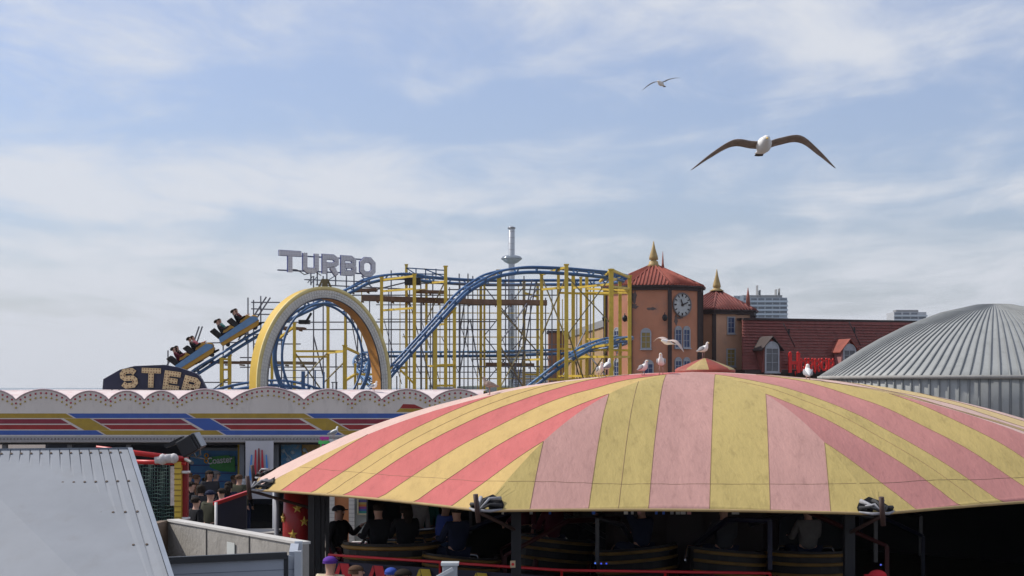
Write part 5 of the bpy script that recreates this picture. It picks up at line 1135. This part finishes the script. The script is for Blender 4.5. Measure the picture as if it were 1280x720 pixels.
# the man in black on the deck by the stall, crowd in front of the barrier
person('man in black top with yellow sleeve patch raising a hand beside the white brick pillar', at(424, 28.6, .25), R(60), 'arm_up', 'black', 'maroon', 'cap', 'charcoal', h=1.80)
o = person('bystander in cream jacket and purple hat at the lower edge, left of the rest', at(413, 23.2, 0), R(160), 'stand', 'cream', 'navy', 'cap', 'purple', h=1.72)
person('bystander in leopard patterned top right of the purple hat', at(446, 22.6, 0), R(100), 'phone', 'leopard', 'black', 'short', 'hairb', h=1.66)
person('bald bystander in dark jacket leaning by the red zigzag', at(505, 22.2, 0), R(70), 'stand', 'charcoal', 'navy', 'hood', 'hair', h=1.64)
person('child in blue cap and red top in front of the barrier', at(489, 22.8, 0), R(180), 'stand', 'red', 'navy', 'cap', 'blue', h=1.60)
person('bystander in red and white cap at the lower right edge', at(1096, 21.3, 0), R(-120), 'stand', 'grey', 'black', 'cap', 'red', h=1.74)
# people on the ride platform, lit from behind
pz = .75
for lb, px, d_, j_, t_, rz_, hr_ in (('standing rider in pale grey shirt seen just under the canopy edge', 520, 30.2, 'white', 'denim', 20, 'short'), ('standing rider in teal top right of the pale grey shirt', 532, 30.6, 'teal', 'denim', 190, 'long'),
     ('ride hand in striped blue shirt and jeans left of the middle corner', 557, 27.6, 'blue', 'denim', 120, 'short')):
    person(lb, at(px, d_, pz-.25), R(rz_), 'stand', j_, t_, hr_, h=1.72)
for lb, px, d_, j_, k_ in (('left one of two riders in the black and gold car, dark silhouette', 473, 25.7, 'black', 'sit'), ('right one of two riders in the black and gold car, bushy hair', 507, 25.8, 'black', 'sit'),
     ('rider with dark jacket in the car left of the middle canopy post', 571, 25.3, 'navy', 'sit'), ('rider in maroon in the shade right of the middle post', 690, 27.4, 'maroon', 'sit'), ('rider with raised arm under the centre of the canopy', 802, 26.0, 'navy', 'cheer'),
     ('rider in charcoal right of the canopy centre', 905, 25.6, 'charcoal', 'sit'), ('rider in grey near the right canopy post', 1010, 25.6, 'grey', 'sit')):
    person(lb, at(px, d_, pz-.10), R(180+(px % 7)*9), k_, j_, 'navy', 'long' if 'bushy' in lb else 'short', h=1.66, group='riders in the cars under the canopy')
for lb, px, d_, j_, k_, hr_ in (('standing figure in maroon in the dark middle of the ride', 655, 28.5, 'maroon', 'walk', 'short'), ('standing figure in grey leaning in the dark middle of the ride', 735, 28.8, 'grey', 'phone', 'short'),
     ('standing figure in pink far back under the canopy', 845, 29.5, 'pink', 'stand', 'long'), ('standing figure in brown far back near the right post', 960, 29.0, 'brown', 'walk', 'short')):
    person(lb, at(px, d_, pz-.02), R(px), k_, j_, 'black', hr_, h=1.68)
# the queue in and before the station
for i, (px, py, j_, hr_, hc, kd, rz_, lb) in enumerate((
    (236, 589, 'brown', 'short', 'hairb', 'stand', 160, 'leftmost person in the station queue, brown top beside the red post'),
    (246, 592, 'black', 'short', 'hairb', 'stand', 120, 'queue member in black next to the brown top'),
    (256, 596, 'navy', 'short', 'hair', 'phone', 200, 'queue member in navy before the blue booth'),
    (262, 586, 'charcoal', 'long', 'hair', 'stand', 30, 'tall queue member in charcoal below the green sign'),
    (270, 588, 'grey', 'hood', 'grey', 'stand', 100, 'queue member in a long grey hooded coat'),
    (292, 593, 'white', 'short', 'hairb', 'stand', 210, 'queue member with white shoulders near the yellow pillar'),
    (299, 592, 'olive', 'short', 'hairb', 'stand', 150, 'queue member in olive by the yellow pillar'),
    (306, 598, 'black', 'hood', 'white', 'stand', 170, 'person with white hair or hood above the navy counter'))):
    d_ = 43+i % 3*1.1; hgt = CAMZ-(py-HY)/F*d_; zf = hgt-1.74
    person(lb, at(px, d_, 0), R(rz_), kd, j_, 'navy', hr_, hc, h=max(1.55, min(1.9, hgt)), skin=i % 2)
person('man in navy cap and dark olive coat looking down left of the navy counter', at(263, 36.5, 0), R(150), 'phone', 'olive', 'black', 'cap', 'navy', h=1.80)
person('person with ginger brown hair just above the concrete coping', at(252, 29.8, 0), R(20), 'stand', 'brown', 'black', 'long', 'hairb', h=1.62)
for px, d_, j_, hr_, kd, rz_, lb in ((239, 41, 'black', 'short', 'stand', 100, 'bystander in black half hidden by the red gate post'), (251, 39.6, 'charcoal', 'hood', 'phone', 190, 'hooded bystander in charcoal in the middle of the queue'),
    (277, 38.4, 'black', 'short', 'stand', 250, 'bystander in black between the olive coat and the navy counter'), (286, 41, 'navy', 'long', 'stand', 170, 'long haired bystander in navy before the yellow pillar'),
    (245, 35.4, 'black', 'short', 'stand', 130, 'bystander in black left of the man in the olive coat'), (232, 38, 'navy', 'cap', 'stand', 200, 'bystander in navy behind the red gate post')):
    person(lb, at(px, d_, 0), R(rz_), kd, j_, 'black', hr_, 'hair', h=1.72)
person('person in dark red behind the green netting', at(189, 29.5, 0), R(140), 'stand', 'maroon', 'navy', 'short', 'hairb', h=1.74)
person('person with pale hat behind the service table', at(323, 30, 0), R(160), 'stand', 'grey', 'black', 'cap', 'grey', h=1.40)

# ---------------------------------------------------------------- coaster train climbing the lift
tub, tubb, seatm = mat('car_orange', (.50,.27,.04), .45, .15, 4), mat('car_blue', (.13,.26,.45), .4, .2, 4, dirt=.4, dcol=(.35,.38,.42)), mat('seat_black', (.015,.012,.012), .6)
def coaster_car(pa, pb, label, riders):
    """pa: rear point on the rails, pb: front point"""
    t = (pb-pa).normalized(); Lg = (pb-pa).length; s = t.cross(UP).normalized(); u = s.cross(t)
    Mx = Matrix((t, -s, u)).transposed().to_4x4(); Mx.translation = pa
    root = empty('coaster_car', pa, label, 'coaster car', 'cars of the coaster train'); root.rotation_euler = Mx.to_euler()
    def pt_(name, mb, m_, par=root, bev=0): o = mb.build(name, m_, bevel=bev); o.parent = par; return o
    def side(poly, y0, y1, mb, mi=0): mb.prism([Vector((x*Lg, y0, z)) for x, z in poly], Vector((0, y1-y0, 0)), mi)
    m = MB(); side([(.03,.14), (.92,.10), (1.0,.28), (.98,.36), (.02,.34)], -.50, .50, m); pt_('chassis', m, tub, bev=.03)
    m = MB()
    for y0 in (-.53, .50): side([(.02,.30), (.98,.30), (1.0,.42), (.90,.60), (.05,.52)], y0, y0+.03, m)
    sp_ = pt_('side_panel', m, tubb)
    m = MB()
    for xc in (.12, .55): side([(xc+.05,.34), (xc+.32,.34), (xc+.36,.56), (xc+.28,.76), (xc+.16,.80), (xc+.06,.62)], -.42, .42, m)
    pt_('seat_shell', m, tub, bev=.04)
    m = MB(); side([(.86,.40), (1.01,.36), (1.01,.50), (.94,.62), (.88,.60)], -.46, .46, m); pt_('nose', m, tub, bev=.05)
    for xc in (.04, .47):
        for y0 in (-.42, .04):
            m = MB(); m.prism([Vector((xc*Lg, y0, .5)), Vector((xc*Lg+.26, y0, .5)), Vector((xc*Lg+.10, y0, 1.0)), Vector((xc*Lg-.16, y0, .98))], Vector((0, .38, 0))); pt_('headrest', m, seatm, bev=.03)
    for xw in (.15, .85):
        for y in (-.42, .42): m = MB(); m.tube((xw*Lg, y-.04, .10), (xw*Lg, y+.04, .10), .10, n=12); pt_('wheel', m, black)
    for i, (xc, y, j_, arm, hr_, lb) in enumerate(riders):
        q = Mx@Vector((xc*Lg+(.20 if y < 0 else .32), y*1.1, -.36)); rot_ = Mx.to_quaternion()@Matrix.Rotation(R(90), 3, 'Z').to_quaternion()
        person(lb, q, 0, 'cheer' if arm else 'sit', j_, 'navy', hr_, 'hair', h=1.66, group='riders on the coaster train', rot=rot_)
coaster_car(P(226, 470, 69.9)-UP*.04, P(273, 440, 70.1)-UP*.04, 'rear visible orange and blue coaster car, second from the arch', [(.10, -.23, 'maroon', 0, 'short', 'rider in maroon in the back seat of the second coaster car'), (.10, .23, 'black', 0, 'long', 'rider in black in the back seat of the second coaster car'), (.52, -.23, 'black', 0, 'short', 'rider in black in the front seat of the second coaster car'), (.52, .23, 'pink', 0, 'short', 'rider in pink in the front seat of the second coaster car')])
coaster_car(P(279, 436, 70.1)-UP*.04, P(328, 406, 70.4)-UP*.04, 'leading orange and blue coaster car nearest the yellow arch', [(.10, -.23, 'charcoal', 0, 'short', 'rider in charcoal in the back seat of the leading coaster car'), (.10, .23, 'teal', 0, 'short', 'rider in teal in the back seat of the leading coaster car'), (.52, -.23, 'black', 0, 'short', 'rider in black in the front seat of the leading coaster car, head held high'), (.52, .23, 'maroon', 0, 'long', 'rider in maroon in the front seat of the leading coaster car')])
coaster_car(P(166, 511, 69.5)-UP*.04, P(219, 476, 69.9)-UP*.04, 'coaster car mostly hidden behind the navy arched sign', [(.10, -.23, 'black', 0, 'short', 'rider in black showing above the navy arched sign, back seat'), (.52, -.23, 'charcoal', 0, 'short', 'rider in charcoal showing above the navy arched sign, front seat'), (.52, .23, 'maroon', 0, 'short', 'rider in maroon showing above the navy arched sign')])

# ---------------------------------------------------------------- gulls
gw, gg, gb_, gy, gk, gdk = mat('gull_white', (.78,.77,.75), .8, .06, 20), mat('gull_grey', (.30,.31,.33), .8, .1, 20), mat('gull_brown', (.29,.225,.19), .85, .4, 22, dirt=.8, dcol=(.46,.40,.35)), mat('beak_yellow', (.6,.38,.06), .4), mat('gull_leg_pink', (.42,.25,.22), .6), mat('gull_tip_black', (.02,.02,.02), .7)
def loft(mb, spine, n=12, mi=0):   # spine: (point, ry, rz)
    rg = []
    for i, (p, ry, rz_) in enumerate(spine):
        p = Vector(p); a = Vector(spine[max(i-1, 0)][0]); b = Vector(spine[min(i+1, len(spine)-1)][0]); t = (b-a).normalized(); s = Vector((0,1,0)); u = t.cross(s).normalized()*-1
        rg.append([p+s*(ry*math.cos(2*math.pi*k/n))+u*(rz_*math.sin(2*math.pi*k/n)) for k in range(n)])
    mb.rings(rg, mi); return mb
def gull_stand(loc, rz, label, sc=.85, brown=False, crouch=False, tuck=False, group='gulls standing on the canopy'):
    leg = .10 if crouch else .17; z0 = leg
    body = [((-.235,0,z0+.03), .012, .006), ((-.15,0,z0+.045), .035, .022), ((-.07,0,z0+.075), .070, .060), ((0,0,z0+.095), .085, .085), ((.07,0,z0+.125), .078, .088), ((.115,0,z0+.165), .052, .060)]
    body += ([((.10,0,z0+.215), .042, .045), ((.06,0,z0+.25), .036, .034), ((.02,0,z0+.25), .02, .02)] if tuck else [((.130,0,z0+.205), .036, .038), ((.137,0,z0+.240), .034, .036), ((.155,0,z0+.268), .033, .033), ((.180,0,z0+.272), .022, .022), ((.190,0,z0+.268), .010, .010)])
    m = MB(); loft(m, body); o = m.build('gull', gb_ if brown else gw); o.location = loc; o.rotation_euler = (0, 0, rz); o.scale = (sc,)*3
    tag(o, label, 'gull', group)
    if not tuck:
        m = MB(); loft(m, [((.186,0,z0+.268), .011, .012), ((.215,0,z0+.266), .008, .009), ((.240,0,z0+.256), .003, .004)], 8); b_ = m.build('beak', gdk if brown else gy); b_.parent = o
        for s in (-1, 1): m = MB(); m.ball((.168, s*.028, z0+.276), .0065, 6); e = m.build('eye', gdk); e.parent = o
    for s in (-1, 1):
        m = MB(); rg = []
        for p, ry, rz_ in (((.09, s*.070, z0+.14), .010, .03), ((.03, s*.086, z0+.12), .016, .06), ((-.06, s*.078, z0+.095), .016, .055), ((-.16, s*.040, z0+.065), .012, .028), ((-.26, s*.015, z0+.045), .004, .008)):
            rg.append((p, ry, rz_))
        loft(m, rg, 10); w_ = m.build('wing', gb_ if brown else gg); w_.parent = o
        m = MB(); m.tube((-.005, s*.035, 0), (0, s*.035, z0+.03), .0075, .010, n=6); 
        m.path([(-.005, s*.035, .004), (.045, s*.055, .004)], .006, 5); m.path([(-.005, s*.035, .004), (.05, s*.035, .004)], .006, 5); m.path([(-.005, s*.035, .004), (.045, s*.015, .004)], .006, 5)
        l_ = m.build('leg', gk); l_.parent = o
    return o
from mathutils.bvhtree import BVHTree
cvs = [canopy_o.matrix_world@v.co for v in canopy_o.data.vertices]
bpy.context.view_layer.update(); cvs = [canopy_o.matrix_world@v.co for v in canopy_o.data.vertices]
bvh = BVHTree.FromPolygons(cvs, [tuple(p.vertices) for p in canopy_o.data.polygons])
def on_canopy(px, d):
    x = (px-640)/F*d; h = bvh.ray_cast(Vector((x, d, 9)), Vector((0, 0, -1))); return Vector((x, d, (h[0].z if h[0] else EZ)+.0))
gull_stand(on_canopy(750, 27.3), R(-75), 'left one of the pair of pale gulls on the red canopy stripe before the coaster', .66, crouch=True)
gull_stand(on_canopy(758.5, 27.4), R(60), 'right one of the pair of gulls, upright, on the red canopy stripe', .68)
gull_stand(on_canopy(804, 27.0), R(-60), 'crouching gull on the canopy below the tower window, left of the upright gull', .66, crouch=True)
gull_stand(on_canopy(826.5, 27.0), R(-100), 'upright white gull on the canopy directly below the clock tower corner', .78)
gull_stand(on_canopy(1010, 27.6)-UP*.05, R(85), 'hunched white gull with its head tucked, in front of the red lettering', .84, crouch=True, tuck=True)
gull_stand(Vector((cc.x-.03, cc.y, cc.z+.215)), R(-50), 'gull standing on the little red and yellow vent cap', .64, group=None)
gull_stand(on_canopy(612, 27.9), R(170), 'brown young gull standing on the left shoulder of the canopy', .68, brown=True)
gull_stand(Vector((fx(463), FD+1.1, fz(489.0))), R(-40), 'gull on the white station ledge at the foot of the arch', .72, crouch=True, group=None)
gull_stand(Vector((fx(421), 43.2, fz(549))), R(40), 'gull perched on the white board behind the canopy edge', .80, group=None)
def gull_fly(loc, rot, label, wing, sc=1.0, under=gb_, twist=.35, dark=True):
    o = MB(); loft(o, [((-.26,0,-.03), .055, .006), ((-.20,0,-.025), .04, .018), ((-.12,0,-.01), .055, .045), ((-.02,0,0), .075, .072), ((.08,0,.008), .070, .068), ((.145,0,.02), .045, .045), ((.19,0,.03), .038, .038), ((.225,0,.03), .028, .028), ((.24,0,.028), .010, .010)], 14)
    b = o.build('gull', gw); b.location = loc; b.rotation_euler = rot; b.scale = (sc,)*3; tag(b, label, 'gull')
    m = MB(); loft(m, [((.236,0,.028), .011, .012), ((.27,0,.024), .008, .009), ((.295,0,.014), .003, .003)], 8); k = m.build('beak', gy); k.parent = b
    for s in (-1, 1): m = MB(); m.ball((.212, s*.026, .040), .006, 6); e = m.build('eye', gdk); e.parent = b
    m = MB(); m.prism([Vector((-.22,.035,-.025)), Vector((-.22,-.035,-.025)), Vector((-.35,-.042,-.04)), Vector((-.36,0,-.042)), Vector((-.35,.042,-.04))], Vector((0,0,.006))); t = m.build('tail', gdk if dark else gw); t.parent = b
    for s, (e1, e2, tip_) in zip((-1, 1), wing):   # sections along the wing: root, mid arm, wrist, mid hand, tip
        secs = catmull([Vector(v) for v in ((.06, s*.05, .03), e1, e2, ((e2[0]+tip_[0])/2+.01, (e2[1]+tip_[1])/2, (e2[2]+tip_[2])/2+.022), tip_)], 5)
        ch = [.17, .165, .155, .11, .012]; rg = []; n_ = len(secs)
        for i, p in enumerate(secs):
            f_ = i/(n_-1)*4; a = int(min(f_, 3)); c = ch[a]+(ch[a+1]-ch[a])*(f_-a); th = .020*(c/.17)+.002; cv = -twist
            pr = [(0, 0), (-.12, .55), (-.4, .7), (-.75, .35), (-1, 0), (-.75, -.05), (-.4, .05), (-.12, -.35)]
            rg.append([p+Vector((x*c*math.cos(cv), 0, x*c*math.sin(cv)*-1*-1+z*th)) for x, z in pr])
        m = MB(); m.rings(rg, 0); w_ = m.build('wing', under); w_.parent = b
    return b
g0 = P(954.5, 182, 15.6)
def wv(dx, dz, fwd=0): return (fwd, dx, dz)
# wings given in the bird's frame (x forward, y left, z up); the bird flies towards the viewer
mm = 15.6/F
gull_fly(g0, (0, R(-2), R(-91)), 'large gull gliding towards the viewer in the upper right sky', [((.09, -16*mm, 1*mm+.02), (.08, -38*mm, 3*mm+.02), (-.06, -90*mm, -29*mm)), ((.09, 20*mm, 5*mm+.02), (.08, 45*mm, 8*mm+.02), (-.06, 91*mm, -27*mm))], 1.0, twist=-.27)
mm = 1.0/ (F/46.0)
gull_fly(P(826, 104.5, 46), (0, R(0), R(-115)), 'small distant gull high in the middle of the sky', [((.06, -.10, .05), (.05, -.22, .05), (-.05, -.60, -.14)), ((.06, .12, .05), (.05, .22, .09), (-.05, .62, .12))], .98, under=gg, twist=.12)
gull_fly(P(834, 428, 33), (R(-4), R(-4), R(-143)), 'gull with spread wings flying past the clock tower windows', [((.06, -.18, .08), (.05, -.34, .10), (-.10, -.72, -.02)), ((.06, .16, .04), (.04, .32, .02), (-.10, .62, -.24))], .72, under=mat('gull_warm_wing', (.50,.40,.36), .8, .15, 20), twist=.35, dark=False)

# ---------------------------------------------------------------- sea air
hz = MB(); hz.box((-5100, -420, -13), (5100, 5100, 190)); o = hz.build('haze', []); tag(o, kind='stuff')
hm = bpy.data.materials.new('sea_air'); hm.use_nodes = True; hm.node_tree.nodes.clear()
ho = hm.node_tree.nodes.new('ShaderNodeOutputMaterial'); hv = hm.node_tree.nodes.new('ShaderNodeVolumePrincipled')
hv.inputs['Color'].default_value = (.86, .90, .96, 1); hv.inputs['Density'].default_value = .00011; hv.inputs['Anisotropy'].default_value = .2
hm.node_tree.links.new(hv.outputs[0], ho.inputs['Volume']); o.data.materials.append(hm)
